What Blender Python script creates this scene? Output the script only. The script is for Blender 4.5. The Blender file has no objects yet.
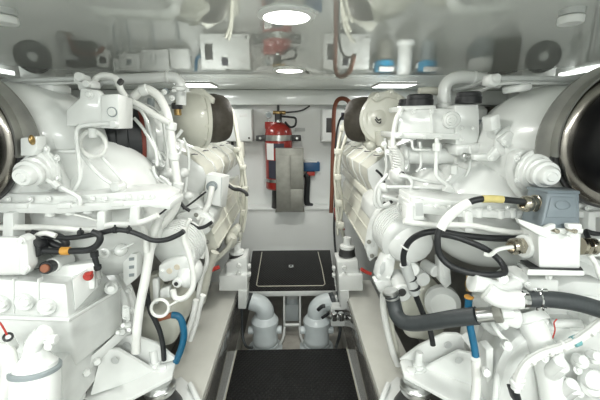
import bpy, bmesh, math, random
from mathutils import Vector, Matrix
random.seed(7)
S = bpy.context.scene
COL = S.collection
PI = math.pi

# ------------------------------------------------------------------ camera
F = 340.0
PITCH = math.radians(12.9)
YAW = math.radians(-1.35)
CAM = Vector((0, 0, 1.5))
CEIL = 1.80
WALL_Y = 3.5
cd = bpy.data.cameras.new('camera')
cam = bpy.data.objects.new('camera', cd)
COL.objects.link(cam)
cd.sensor_width = 36
cd.lens = F / 600 * 36
cd.clip_start = 0.02
cam.location = CAM
cam.rotation_euler = (PI / 2 - PITCH, 0, YAW)
S.camera = cam
ROT = cam.rotation_euler.to_matrix()

def W(px, py, Y):
    """the point of the room seen at a pixel of the photo, at distance Y forward"""
    d = ROT @ Vector(((px - 300) / F, (200 - py) / F, -1))
    return CAM + d * (Y / d.y)

def WR(px, py, Y):
    """a point known from its reflection in the ceiling"""
    p = W(px, py, Y)
    p.z = 2 * CEIL - p.z
    return p

def WX(px, py, x):
    d = ROT @ Vector(((px - 300) / F, (200 - py) / F, -1))
    return CAM + d * (x / d.x)

def WZ(px, py, z):
    d = ROT @ Vector(((px - 300) / F, (200 - py) / F, -1))
    return CAM + d * ((z - CAM.z) / d.z)

def PXM(Y, py=200):
    """metres per pixel at distance Y"""
    a = math.atan((200 - py) / F)
    p = Y / math.cos(a - PITCH) * math.cos(a)
    return p / F

# ------------------------------------------------------------------ materials
def new_mat(name):
    m = bpy.data.materials.new(name)
    m.use_nodes = True
    nt = m.node_tree
    return m, nt, nt.nodes['Principled BSDF']

def mat(name, col, rough=0.4, metal=0.0, coat=0.0, var=0.06, scale=9.0, bump=0.0, bscale=60.0, ior=1.5, spec=None):
    m, nt, b = new_mat(name)
    b.inputs['Roughness'].default_value = rough
    b.inputs['Metallic'].default_value = metal
    b.inputs['Coat Weight'].default_value = coat
    b.inputs['Coat Roughness'].default_value = 0.08
    b.inputs['IOR'].default_value = ior
    tc = nt.nodes.new('ShaderNodeTexCoord')
    if var:
        n = nt.nodes.new('ShaderNodeTexNoise')
        n.inputs['Scale'].default_value = scale
        n.inputs['Detail'].default_value = 6
        nt.links.new(tc.outputs['Object'], n.inputs['Vector'])
        r = nt.nodes.new('ShaderNodeMapRange')
        r.inputs['From Min'].default_value = 0.3
        r.inputs['From Max'].default_value = 0.7
        r.inputs['To Min'].default_value = 1 - var
        r.inputs['To Max'].default_value = 1.0
        nt.links.new(n.outputs['Fac'], r.inputs['Value'])
        mx = nt.nodes.new('ShaderNodeVectorMath')
        mx.operation = 'SCALE'
        mx.inputs[0].default_value = col[:3]
        nt.links.new(r.outputs['Result'], mx.inputs['Scale'])
        nt.links.new(mx.outputs['Vector'], b.inputs['Base Color'])
    else:
        b.inputs['Base Color'].default_value = (*col[:3], 1)
    if bump:
        n2 = nt.nodes.new('ShaderNodeTexNoise')
        n2.inputs['Scale'].default_value = bscale
        n2.inputs['Detail'].default_value = 3
        nt.links.new(tc.outputs['Object'], n2.inputs['Vector'])
        bp = nt.nodes.new('ShaderNodeBump')
        bp.inputs['Strength'].default_value = bump
        bp.inputs['Distance'].default_value = 0.004
        nt.links.new(n2.outputs['Fac'], bp.inputs['Height'])
        nt.links.new(bp.outputs['Normal'], b.inputs['Normal'])
    return m

def emit(name, col, strength):
    m, nt, b = new_mat(name)
    b.inputs['Base Color'].default_value = (*col, 1)
    b.inputs['Emission Color'].default_value = (*col, 1)
    b.inputs['Emission Strength'].default_value = strength
    return m

M = {}
M['white'] = mat('white_engine_enamel', (0.80, 0.82, 0.80), 0.22, coat=0.5, var=0.05, scale=14, bump=0.03, bscale=35)
M['white2'] = mat('white_cast_enamel', (0.77, 0.79, 0.77), 0.28, coat=0.4, var=0.08, scale=22, bump=0.06, bscale=60)
M['cream'] = mat('ivory_engine_enamel', (0.66, 0.66, 0.58), 0.30, coat=0.3, var=0.10, scale=12, bump=0.03)
M['hose_white'] = mat('white_painted_hose', (0.80, 0.81, 0.78), 0.45, var=0.08, scale=18)
M['wall'] = mat('white_wall_laminate', (0.82, 0.84, 0.82), 0.35, var=0.04, scale=3)
M['ceil'] = mat('glossy_ceiling_lacquer', (0.80, 0.83, 0.79), 0.022, metal=0.38, var=0.03, scale=2, ior=1.7)
M['beam'] = mat('glossy_beam_lacquer', (0.83, 0.86, 0.84), 0.12, coat=0.6, var=0.03)
M['stringer'] = mat('pale_gelcoat', (0.60, 0.60, 0.55), 0.30, coat=0.35, var=0.10, scale=8)
M['plate'] = mat('pale_painted_plate', (0.66, 0.68, 0.66), 0.35, var=0.06)
M['bilge'] = mat('bilge_grey_gelcoat', (0.10, 0.095, 0.085), 0.45, var=0.4, scale=5)
M['rubber'] = mat('black_rubber', (0.018, 0.020, 0.022), 0.48, var=0.3, scale=30)
M['hose_dark'] = mat('dark_rubber_hose', (0.045, 0.052, 0.055), 0.45, var=0.2, scale=40, bump=0.2, bscale=120)
M['gloss_black'] = mat('gloss_black_paint', (0.008, 0.008, 0.009), 0.33, coat=0.0, var=0, ior=1.3)
M['ring_steel'] = mat('tarnished_ring_steel', (0.30, 0.28, 0.25), 0.2, metal=1, var=0.3, scale=20)
M['guard'] = mat('dark_brushed_steel', (0.42, 0.42, 0.39), 0.40, metal=0.85, var=0.25, scale=14)
M['side_shade'] = mat('stringer_side_shade', (0.20, 0.195, 0.18), 0.10, metal=0.35, var=0.1, scale=5)  # dark colour stands for shade and mat reflection on the stringer sides
M['dark'] = mat('dark_cast', (0.05, 0.05, 0.05), 0.45, var=0.3)
M['brown'] = mat('brown_heat_wrap', (0.070, 0.060, 0.046), 0.6, var=0.3, scale=60, bump=0.4, bscale=160)
M['steel'] = mat('brushed_steel', (0.56, 0.57, 0.56), 0.28, metal=1, var=0.15, scale=25)
M['steel_dull'] = mat('dull_steel_sheet', (0.36, 0.36, 0.325), 0.55, metal=0.55, var=0.2, scale=16)
M['chrome'] = mat('chrome', (0.75, 0.76, 0.76), 0.12, metal=1, var=0)
M['brass'] = mat('aged_brass', (0.45, 0.31, 0.13), 0.35, metal=0.9, var=0.25, scale=60)
M['nickel'] = mat('nickel_gland', (0.50, 0.46, 0.38), 0.25, metal=1, var=0.1, scale=60)
M['copper'] = mat('rusty_copper', (0.33, 0.12, 0.06), 0.5, var=0.3, scale=60)
M['red'] = mat('red_enamel', (0.30, 0.020, 0.014), 0.28, coat=0.4, var=0.08)
M['red_plastic'] = mat('red_plastic', (0.45, 0.04, 0.03), 0.4, var=0.1)
M['silicone'] = mat('rust_red_silicone', (0.20, 0.040, 0.026), 0.5, var=0.15)
M['orange'] = mat('orange_brown_cable', (0.19, 0.055, 0.025), 0.5, var=0.1)
M['blue'] = mat('blue_hose', (0.008, 0.115, 0.22), 0.4, var=0.1)
M['blue_cap'] = mat('blue_filter_cap', (0.03, 0.30, 0.52), 0.35, var=0.1)
M['blue_box'] = mat('blue_plastic', (0.03, 0.10, 0.22), 0.4, var=0.1)
M['yellow'] = mat('yellow_tag', (0.66, 0.56, 0.22), 0.5, var=0.1, scale=80)
M['orange_tag'] = mat('orange_tag', (0.60, 0.30, 0.05), 0.5, var=0.1)
M['grey_hood'] = mat('blue_grey_enamel', (0.20, 0.24, 0.265), 0.45, var=0.08)
M['grey'] = mat('light_grey_plastic', (0.55, 0.57, 0.56), 0.45, var=0.06)
M['grey_mid'] = mat('mid_grey_plastic', (0.28, 0.32, 0.33), 0.4, var=0.06)
M['strainer'] = mat('pale_grey_cast', (0.55, 0.60, 0.61), 0.4, var=0.08, coat=0.2)
M['box'] = mat('white_powder_coat', (0.80, 0.82, 0.80), 0.38, var=0.03)
M['label'] = mat('paper_label', (0.80, 0.80, 0.78), 0.6, var=0.04)
M['teal'] = mat('teal_ink', (0.16, 0.38, 0.40), 0.5, var=0)
M['ink'] = mat('dark_ink', (0.04, 0.04, 0.06), 0.6, var=0)
M['line'] = mat('cream_edge_trim', (0.62, 0.60, 0.50), 0.45, var=0.08)
M['tag_beige'] = mat('beige_plug', (0.66, 0.60, 0.48), 0.5, var=0.1)
M['block'] = mat('block_shade_grey', (0.26, 0.255, 0.235), 0.5, var=0.3, scale=7)  # engine block colour darkened to put shade into the gaps between parts
M['deckplate'] = mat('worn_bilge_plate', (0.40, 0.38, 0.34), 0.4, var=0.35, scale=9)
M['lamp'] = emit('lamp_glow', (1.0, 0.985, 0.93), 9.0)
M['strip'] = emit('strip_glow', (0.97, 1.0, 0.97), 2.6)

def mat_tread():
    m, nt, b = new_mat('black_tread_rubber')
    b.inputs['Roughness'].default_value = 0.55
    b.inputs['Specular IOR Level'].default_value = 0.35
    tc = nt.nodes.new('ShaderNodeTexCoord')
    mp = nt.nodes.new('ShaderNodeMapping')
    mp.inputs['Scale'].default_value = (58, 40, 40)
    mp.inputs['Rotation'].default_value = (0, 0, 0.785)
    nt.links.new(tc.outputs['Object'], mp.inputs['Vector'])
    v = nt.nodes.new('ShaderNodeTexVoronoi')
    v.inputs['Randomness'].default_value = 0.0
    v.inputs['Scale'].default_value = 1.0
    nt.links.new(mp.outputs['Vector'], v.inputs['Vector'])
    r = nt.nodes.new('ShaderNodeMapRange')
    r.inputs['From Min'].default_value = 0.2
    r.inputs['From Max'].default_value = 0.42
    r.inputs['To Min'].default_value = 1
    r.inputs['To Max'].default_value = 0
    nt.links.new(v.outputs['Distance'], r.inputs['Value'])
    bp = nt.nodes.new('ShaderNodeBump')
    bp.inputs['Strength'].default_value = 0.8
    bp.inputs['Distance'].default_value = 0.006
    nt.links.new(r.outputs['Result'], bp.inputs['Height'])
    nt.links.new(bp.outputs['Normal'], b.inputs['Normal'])
    n = nt.nodes.new('ShaderNodeTexNoise')
    n.inputs['Scale'].default_value = 7
    nt.links.new(tc.outputs['Object'], n.inputs['Vector'])
    cr = nt.nodes.new('ShaderNodeMapRange')
    cr.inputs['To Min'].default_value = 0.008
    cr.inputs['To Max'].default_value = 0.018
    nt.links.new(n.outputs['Fac'], cr.inputs['Value'])
    nt.links.new(cr.outputs['Result'], b.inputs['Base Color'])
    return m
M['tread'] = mat_tread()

# ------------------------------------------------------------------ mesh helpers
ORG = {}

def NB():
    return bmesh.new()

def finish(name, bm, m, parent=None, smooth=40, label=None):
    org = ORG.get(parent.name, Vector()) if parent else None
    me = bpy.data.meshes.new(name)
    bmesh.ops.recalc_face_normals(bm, faces=bm.faces)
    if parent is None:
        vs = [v.co for v in bm.verts]
        lo = Vector([min(v[i] for v in vs) for i in range(3)])
        hi = Vector([max(v[i] for v in vs) for i in range(3)])
        org = Vector(((lo.x + hi.x) / 2, (lo.y + hi.y) / 2, lo.z))
    for v in bm.verts:
        v.co -= org
    for f in bm.faces:
        f.smooth = True
    bm.to_mesh(me)
    bm.free()
    me.set_sharp_from_angle(angle=math.radians(smooth))
    me.materials.append(M[m] if isinstance(m, str) else m)
    o = bpy.data.objects.new(name, me)
    COL.objects.link(o)
    if parent:
        o.parent = parent
    else:
        o.location = org
    ORG[o.name] = org
    if label:
        o['label'] = label
    return o

def tag(o, label, cat, group=None):
    o['label'] = label
    o['category'] = cat
    if group:
        o['group'] = group
    return o

def thing(name, label, cat, loc, group=None):
    o = bpy.data.objects.new(name, None)
    o.empty_display_size = 0.05
    COL.objects.link(o)
    o.location = loc
    ORG[o.name] = Vector(loc)
    return tag(o, label, cat, group)

def struct(name, bm, m):
    o = finish(name, bm, m)
    o['kind'] = 'structure'
    return o

def bev(bm, geom_faces, w, seg=2):
    if w <= 0:
        return
    es = set()
    for f in geom_faces:
        for e in f.edges:
            if len(e.link_faces) == 2 and e.calc_face_angle(0) > 0.5:
                es.add(e)
    if es:
        bmesh.ops.bevel(bm, geom=list(es), offset=w, segments=seg, affect='EDGES', profile=0.5, clamp_overlap=True)

def hexa(bm, f4, b4, bw=0.004, seg=2):
    """eight corner solid: front quad and back quad of points"""
    vs = [bm.verts.new(p) for p in list(f4) + list(b4)]
    n = len(f4)
    fs = [bm.faces.new(vs[:n]), bm.faces.new(vs[n:][::-1])]
    for i in range(n):
        j = (i + 1) % n
        fs.append(bm.faces.new([vs[i], vs[n + i], vs[n + j], vs[j]]))
    bmesh.ops.recalc_face_normals(bm, faces=fs)
    bev(bm, fs, bw, seg)

def slab(bm, px, Y, d, bw=0.004, off=(0, 0), seg=2):
    """outline standing at distance Y, d metres thick going away"""
    pts = [W(p[0], p[1], p[2] if len(p) > 2 else Y) for p in px]
    o = Vector((off[0], d, off[1]))
    hexa(bm, pts, [p + o for p in pts], bw, seg)

def prism(bm, pts, o, bw=0.004, seg=2):
    hexa(bm, pts, [p + Vector(o) for p in pts], bw, seg)

def wbox(bm, x0, x1, y0, y1, z0, z1, bw=0.004):
    pts = [Vector((x0, y0, z0)), Vector((x1, y0, z0)), Vector((x1, y0, z1)), Vector((x0, y0, z1))]
    prism(bm, pts, (0, y1 - y0, 0), bw)

def smooth_path(pts, n=6, closed=False):
    out = []
    N = len(pts)
    if N < 3 and not closed:
        return pts
    rng = range(N if closed else N - 1)
    for i in rng:
        if closed:
            p0, p1, p2, p3 = pts[(i - 1) % N], pts[i], pts[(i + 1) % N], pts[(i + 2) % N]
        else:
            p0 = pts[max(i - 1, 0)]
            p1 = pts[i]
            p2 = pts[i + 1]
            p3 = pts[min(i + 2, N - 1)]
        for k in range(n):
            t = k / n
            out.append(0.5 * ((2 * p1) + (p2 - p0) * t + (2 * p0 - 5 * p1 + 4 * p2 - p3) * t * t + (3 * p1 - p0 - 3 * p2 + p3) * t ** 3))
    if not closed:
        out.append(pts[-1].copy())
    return out

def tube(bm, pts, r, seg=10, closed=False, smooth=True, n=6):
    if smooth:
        pts = smooth_path(pts, n, closed)
    N = len(pts)
    tang = []
    for i in range(N):
        a = pts[(i - 1) % N] if (closed or i > 0) else pts[0]
        b = pts[(i + 1) % N] if (closed or i < N - 1) else pts[-1]
        t = (b - a)
        tang.append(t.normalized() if t.length > 1e-9 else Vector((0, 0, 1)))
    nrm = tang[0].orthogonal().normalized()
    rings = []
    for i in range(N):
        nrm = (nrm - tang[i] * nrm.dot(tang[i]))
        nrm = nrm.normalized() if nrm.length > 1e-6 else tang[i].orthogonal().normalized()
        bn = tang[i].cross(nrm)
        rr = r(i / max(N - 1, 1)) if callable(r) else r
        rings.append([bm.verts.new(pts[i] + (nrm * math.cos(2 * PI * k / seg) + bn * math.sin(2 * PI * k / seg)) * rr) for k in range(seg)])
    for i in range(N if closed else N - 1):
        a, b = rings[i], rings[(i + 1) % N]
        for k in range(seg):
            bm.faces.new([a[k], a[(k + 1) % seg], b[(k + 1) % seg], b[k]])
    if not closed:
        bm.faces.new(rings[0][::-1])
        bm.faces.new(rings[-1])

def T(bm, px, Y, rpx, seg=10, closed=False, smooth=True, n=6):
    """tube along a path of (px, py[, Y]); radius given in pixels at its first point"""
    pts = [W(p[0], p[1], p[2] if len(p) > 2 else Y) for p in px]
    Y0 = px[0][2] if len(px[0]) > 2 else Y
    r = rpx * PXM(Y0, px[0][1])
    tube(bm, pts, r, seg, closed, smooth, n)
    return r

def lathe(bm, p0, axis, prof, seg=20):
    """prof: list of (distance along axis, radius)"""
    ax = Vector(axis).normalized()
    u = ax.orthogonal().normalized()
    v = ax.cross(u)
    rings = []
    for t, r in prof:
        c = p0 + ax * t
        if r < 1e-5:
            rings.append([bm.verts.new(c)])
        else:
            rings.append([bm.verts.new(c + (u * math.cos(2 * PI * k / seg) + v * math.sin(2 * PI * k / seg)) * r) for k in range(seg)])
    for a, b in zip(rings, rings[1:]):
        if len(a) == 1 and len(b) == 1:
            continue
        for k in range(seg):
            q = (k + 1) % seg
            if len(a) == 1:
                bm.faces.new([a[0], b[q], b[k]])
            elif len(b) == 1:
                bm.faces.new([a[k], a[q], b[0]])
            else:
                bm.faces.new([a[k], a[q], b[q], b[k]])
    if len(rings[0]) > 1:
        bm.faces.new(rings[0][::-1])
    if len(rings[-1]) > 1:
        bm.faces.new(rings[-1])

def cyl(bm, p0, p1, r, r1=None, bw=0.12, seg=18):
    """round bar with softened rims"""
    r1 = r if r1 is None else r1
    L = (p1 - p0).length
    b = min(r, r1) * bw
    lathe(bm, p0, p1 - p0, [(0, r - b), (b, r), (L - b, r1), (L, r1 - b)], seg)

def hexnut(bm, p, axis, r, h):
    lathe(bm, p, axis, [(0, r), (h * 0.75, r), (h, r * 0.75)], 6)

def loft(bm, rings, seg=24, ex=2.0):
    """rings of (px, py, rx, ry, Y) ellipses in the photo standing at distance Y"""
    rs = []
    for q in rings:
        cx, cy, rx, ry, Y = q[:5]
        e = q[5] if len(q) > 5 else ex
        c = W(cx, cy, Y)
        k = PXM(Y, cy)
        ring = []
        for i in range(seg):
            a = 2 * PI * i / seg
            ca, sa = math.cos(a), math.sin(a)
            x = math.copysign(abs(ca) ** (2 / e), ca) * rx * k
            z = math.copysign(abs(sa) ** (2 / e), sa) * ry * k
            ring.append(bm.verts.new(c + Vector((x, 0, z))))
        rs.append(ring)
    for a, b in zip(rs, rs[1:]):
        for k in range(seg):
            q = (k + 1) % seg
            bm.faces.new([a[k], a[q], b[q], b[k]])
    bm.faces.new(rs[0][::-1])
    bm.faces.new(rs[-1])

def ball(bm, c, r, sx=1, sy=1, sz=1, seg=18):
    n0 = len(bm.verts)
    g = bmesh.ops.create_uvsphere(bm, u_segments=seg, v_segments=max(8, seg // 2), radius=r)
    for v in g['verts']:
        v.co = Vector((v.co.x * sx, v.co.y * sy, v.co.z * sz)) + c

def torus(bm, c, axis, R, r, seg=24, s2=8, a0=0, a1=2 * PI):
    ax = Vector(axis).normalized()
    u = ax.orthogonal().normalized()
    v = ax.cross(u)
    full = abs(a1 - a0 - 2 * PI) < 1e-6
    pts = [c + (u * math.cos(a0 + (a1 - a0) * k / seg) + v * math.sin(a0 + (a1 - a0) * k / seg)) * R for k in range(seg + (0 if full else 1))]
    tube(bm, pts, r, s2, full, False)

SPLIT = {'lifting_eye', 'upper_boss', 'fuel_fitting', 'pipe_union', 'side_pump', 'printed_rows', 'rib_casting', 'plate_cover', 'pipe_flange', 'rail_link',
         'lower_casing', 'rail_union', 'tower', 'turbo_outlet', 'curved_duct', 'head', 'collar', 'neck_fitting', 'end_clip', 'valve_handle', 'bracket', 'body', 'wrap_tie', 'flywheel_housing', 'tube_end', 'pipe_bracket', 'front_cover', 'cover_plate'}

def part(name, m, parent, fn, *a, label=None, smooth=40, **k):
    bm = NB()
    fn(bm, *a, **k)
    if name in SPLIT and parent is not None:
        pieces = islands(bm)
        if len(pieces) > 1:
            objs = []
            for vs in pieces:
                b2 = NB()
                mp = {v: b2.verts.new(v.co) for v in vs}
                for f in {f for v in vs for f in v.link_faces}:
                    b2.faces.new([mp[v] for v in f.verts])
                objs.append(finish(name, b2, m, parent, smooth, label))
            bm.free()
            return objs[0]
    return finish(name, bm, m, parent, smooth, label)

def islands(bm):
    """groups of connected shells whose boxes touch"""
    seen, out = set(), []
    for v in bm.verts:
        if v in seen:
            continue
        st, comp = [v], []
        seen.add(v)
        while st:
            q = st.pop()
            comp.append(q)
            for e in q.link_edges:
                w_ = e.other_vert(q)
                if w_ not in seen:
                    seen.add(w_)
                    st.append(w_)
        lo = [min(q.co[i] for q in comp) - .001 for i in range(3)]
        hi = [max(q.co[i] for q in comp) + .001 for i in range(3)]
        out.append([comp, lo, hi])
    merged = True
    while merged:
        merged = False
        for i in range(len(out)):
            for j in range(i + 1, len(out)):
                a_, b_ = out[i], out[j]
                if all(a_[1][q] <= b_[2][q] and b_[1][q] <= a_[2][q] for q in range(3)):
                    out[i] = [a_[0] + b_[0], [min(x, y) for x, y in zip(a_[1], b_[1])], [max(x, y) for x, y in zip(a_[2], b_[2])]]
                    del out[j]
                    merged = True
                    break
            if merged:
                break
    return [o[0] for o in out]

def bolt(parent, p, axis, r=0.008, h=0.008, m='white', name='bolt'):
    bm = NB()
    ax = Vector(axis).normalized()
    lathe(bm, p - ax * 0.002, ax, [(0, r * 1.5), (h * 0.3, r * 1.5), (h * 0.32, r)], 14)
    hexnut(bm, p, ax, r, h)
    return finish(name, bm, m, parent, 30)

def boltpx(parent, px, py, Y, rpx=2.2, axis=(0, -1, 0), m='white', h=None):
    k = PXM(Y, py)
    return bolt(parent, W(px, py, Y), axis, rpx * k, (h or rpx) * k, m)

exec_sections = True
# ================================================================== SETTING
bm = NB(); wbox(bm, -2.1, 2.1, -1.6, 3.6, CEIL, CEIL + .04, 0); struct('ceiling', bm, 'ceil')
bm = NB(); wbox(bm, -2.1, 2.1, WALL_Y, WALL_Y + .06, -.45, CEIL, 0); struct('wall_back', bm, 'wall')
bm = NB(); wbox(bm, -2.1, 2.1, -1.66, -1.6, -.45, CEIL, 0); struct('wall_front', bm, 'wall')
bm = NB(); wbox(bm, -2.16, -2.1, -1.6, 3.5, -.45, CEIL, 0); struct('wall_left', bm, 'wall')
bm = NB(); wbox(bm, 2.1, 2.16, -1.6, 3.5, -.45, CEIL, 0); struct('wall_right', bm, 'wall')
bm = NB(); wbox(bm, -2.1, 2.1, -1.6, 3.5, -.45, -.40, 0); struct('floor', bm, 'bilge')
# deck beam under the ceiling, along the bulkhead
zb = W(292, 105, 3.38).z
bm = NB(); wbox(bm, -2.1, 2.1, 3.38, WALL_Y, zb, CEIL, .012); struct('trim_1', bm, 'beam')
# plinth below the bulkhead
zt = W(292, 208, 3.31).z
bm = NB(); wbox(bm, -1.2, 1.2, 3.31, WALL_Y, -.4, zt, .010); wbox(bm, -1.2, 1.2, 3.300, 3.312, zt - .022, zt, .004); struct('trim_2', bm, 'wall')
# stringers: long pale girders both sides of the walkway
for s, n in ((-1, 'trim_3'), (1, 'trim_4')):
    bm = NB()
    x0, x1 = (-.62, -.40) if s < 0 else (.385, .605)
    wbox(bm, x0, x1, -.6, 2.42, -.4, .31, .012)
    struct(n, bm, 'stringer')
for s_, n in ((-1, 'trim_6'), (1, 'trim_7')):  # added dark sheets that carry the shade on the inner stringer sides
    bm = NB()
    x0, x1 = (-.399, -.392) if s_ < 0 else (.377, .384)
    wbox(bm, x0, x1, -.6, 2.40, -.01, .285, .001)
    struct(n, bm, 'side_shade')
# raised walkway base that carries the lower mat
bm = NB(); wbox(bm, -.40, .385, -1.6, 2.03, -.4, -.012, .004); struct('trim_5', bm, 'plate')
bm = NB(); wbox(bm, -.40, .385, 2.031, 3.309, -.30, -.20, .004); struct('trim_8', bm, 'deckplate')

# ------------------------------------------------------------------ louvred intake panels
for s in (-1, 1):
    w = 'left' if s < 0 else 'right'
    t = thing('intake_louver', 'white louvred air intake panel on the %s hull side under the ceiling' % w, 'vent', (s * 2.09, 2.0, 1.25), 'louvred intakes')
    def fr(bm):
        x0, x1 = sorted((s * 2.10, s * 2.05))
        wbox(bm, x0, x1, 1.55, 1.61, 1.22, 1.70)
        wbox(bm, x0, x1, 2.50, 2.57, 1.22, 1.70)
        wbox(bm, x0, x1, 1.55, 2.57, 1.19, 1.23)
        wbox(bm, x0, x1, 1.55, 2.57, 1.69, 1.725)
    part('frame', 'box', t, fr)
    def sl(bm):
        x0, x1 = sorted((s * 2.10, s * 2.068))
        for k in range(22):
            y = 1.62 + k * .04
            wbox(bm, x0, x1, y, y + .022, 1.23, 1.69, .003)
    part('slats', 'box', t, sl)
    # tubular side lamp under the ceiling
    l = thing('strip_light', 'long bright strip light at the top of the %s hull side' % w, 'light', (s * 2.07, 2.0, 1.74), 'hull side strip lights')
    xa = s * 2.09
    x0, x1 = sorted((xa, s * 2.03))
    part('housing', 'box', l, lambda bm: wbox(bm, x0, x1, 1.0, 2.72, 1.765, 1.797, .004))
    part('diffuser', 'strip', l, lambda bm: wbox(bm, x0 + .005, x1 - .005, 1.02, 2.70, 1.735, 1.766, .008))

# ------------------------------------------------------------------ ceiling lamps
def downlight(px, py, R, label):
    p = WZ(px, py, CEIL)
    t = thing('downlight', label, 'light', (p.x, p.y, CEIL), 'ceiling downlights')
    part('trim_ring', 'box', t, lambda bm: lathe(bm, p, (0, 0, -1), [(0, R * 1.22), (.006, R * 1.2), (.010, R * 1.05), (.010, R * .98), (.002, R * .98)], 36))
    part('lens', 'lamp', t, lambda bm: lathe(bm, p, (0, 0, -1), [(0, R * .98), (.007, R * .97), (.010, R * .8), (.011, 0)], 36))
    ld = bpy.data.lights.new('downlight_lamp', 'AREA')
    ld.shape = 'DISK'; ld.size = R * 1.9; ld.energy = 4.2 if R < .07 else 6.5; ld.color = (1, .985, .94)
    lo = bpy.data.objects.new('downlight_lamp', ld)
    COL.objects.link(lo)
    lo.parent = t
    lo.location = (0, 0, -.016)
    return t
downlight(286.5, 14.5, .068, 'large round downlight in the glossy ceiling, nearest over the walkway')
downlight(289.5, 69.5, .078, 'smaller looking round downlight farther down the ceiling, before the beam')
def flat_lamp(xa, xb, y0, y1, l, watts):
    t = thing('ceiling_lamp', l, 'light', ((xa + xb) / 2, (y0 + y1) / 2, CEIL), 'flat ceiling lamps')
    part('lamp_frame', 'box', t, lambda bm: wbox(bm, xa - .008, xb + .008, y0 - .008, y1 + .008, CEIL - .008, CEIL - .001, .002))
    part('diffuser', 'strip', t, lambda bm: wbox(bm, xa, xb, y0, y1, CEIL - .011, CEIL - .005, .003))
    ld = bpy.data.lights.new('flat_lamp', 'AREA')
    ld.shape = 'RECTANGLE'; ld.size = xb - xa; ld.size_y = y1 - y0; ld.energy = watts; ld.color = (.98, 1, .97)
    lo = bpy.data.objects.new('flat_lamp', ld)
    COL.objects.link(lo); lo.parent = t; lo.location = (0, 0, -.016)
flat_lamp(-1.15, -.55, -.55, -.05, 'flat ceiling lamp over the aft end of the left gearbox', 17)
flat_lamp(.55, 1.15, -.55, -.05, 'flat ceiling lamp over the aft end of the right gearbox', 17)
flat_lamp(-.3, .3, -1.2, -.7, 'flat ceiling lamp over the aft end of the walkway', 32)
# flat rectangular lamps close to the beam
for (a, b, l) in ((174, 210, 'flat rectangular ceiling lamp before the beam, above the left turbocharger'), (380, 417, 'flat rectangular ceiling lamp before the beam, above the right turbocharger')):
    pa = WZ(a, 90, CEIL); pb = WZ(b, 90, CEIL); pc = WZ((a + b) / 2, 84, CEIL)
    y0, y1 = min(pa.y, 3.2), min(pc.y, 3.36)
    if y0 > y1: y0, y1 = y1, y0
    y0 = 2.80; y1 = 3.08
    k = y0 / pa.y
    xa, xb = pa.x * k, pb.x * k
    flat_lamp(xa, xb, y0, y1, l, 4)

# hanging detectors
for (px, l) in ((3, 'white cylindrical detector hanging from the ceiling at the far left'), (572.5, 'white cylindrical detector hanging from the ceiling at the right')):
    p = WZ(px, 9, CEIL)
    t = thing('smoke_detector', l, 'detector', p, 'ceiling detectors')
    part('body', 'grey', t, lambda bm: lathe(bm, p, (0, 0, -1), [(0, .030), (.014, .030), (.016, .028), (.016, 0)], 28))
    part('sensor_head', 'box', t, lambda bm: lathe(bm, p, (0, 0, -1), [(.0165, .026), (.020, .031), (.034, .031), (.038, .028), (.038, 0)], 28))

# ================================================================== BACK BULKHEAD
# wall boxes, known from their mirror image in the ceiling
def wall_box(x0p, x1p, ytop, ybot, label, mirror_dot):
    Yf = 3.34
    a = WR(x0p, ybot, Yf); b = WR(x1p, ytop, Yf)
    x0, x1 = a.x, b.x; z0, z1 = sorted((a.z, b.z))
    t = thing('control_cabinet', label, 'electrical box', ((x0 + x1) / 2, WALL_Y, z0), 'white bulkhead cabinets')
    part('case', 'box', t, lambda bm: wbox(bm, x0, x1, Yf + .02, WALL_Y + .002, z0, z1, .006))
    d = part('door', 'box', t, lambda bm: wbox(bm, x0 + .006, x1 - .006, Yf, Yf + .022, z0 + .006, z1 - .006, .006))
    w = x1 - x0; h = z1 - z0
    part('latch', 'dark', d, lambda bm: cyl(bm, Vector((x1 - .035, Yf - .006, z0 + .035)), Vector((x1 - .035, Yf + .01, z0 + .035)), .010))
    part('window', 'dark', d, lambda bm: wbox(bm, x0 + w * .10, x0 + w * .25, Yf - .004, Yf + .01, z0 + h * .30, z0 + h * .74, .002))
    part('sticker', 'ink', d, lambda bm: wbox(bm, x0 + w * .42, x0 + w * .55, Yf - .002, Yf + .01, z0 + h * .74 - .02, z0 + h * .74 + .05, .001))
    part('nameplate', 'label', d, lambda bm: wbox(bm, x0 + w * .74, x0 + w * .9, Yf - .002, Yf + .01, z0 + h * .76, z0 + h * .86, .001))
    part('hinge', 'dark', t, lambda bm: wbox(bm, x0 + w * .5, x0 + w * .58, Yf + .01, Yf + .04, z1 - .002, z1 + .008, .001))
    for k in range(4):
        xx = x0 + w * (.3 + .12 * k)
        part('cable_gland', 'dark', t, lambda bm: cyl(bm, Vector((xx, 3.42, z0 - .035)), Vector((xx, 3.42, z0 + .004)), .014))
    return t
wall_box(201, 249.5, 33, 69, 'white electrical cabinet on the bulkhead left of the red extinguisher', 0)
wall_box(322.5, 371, 33, 69, 'white electrical cabinet on the bulkhead right of the extinguisher, behind the brown cables', 0)
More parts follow.
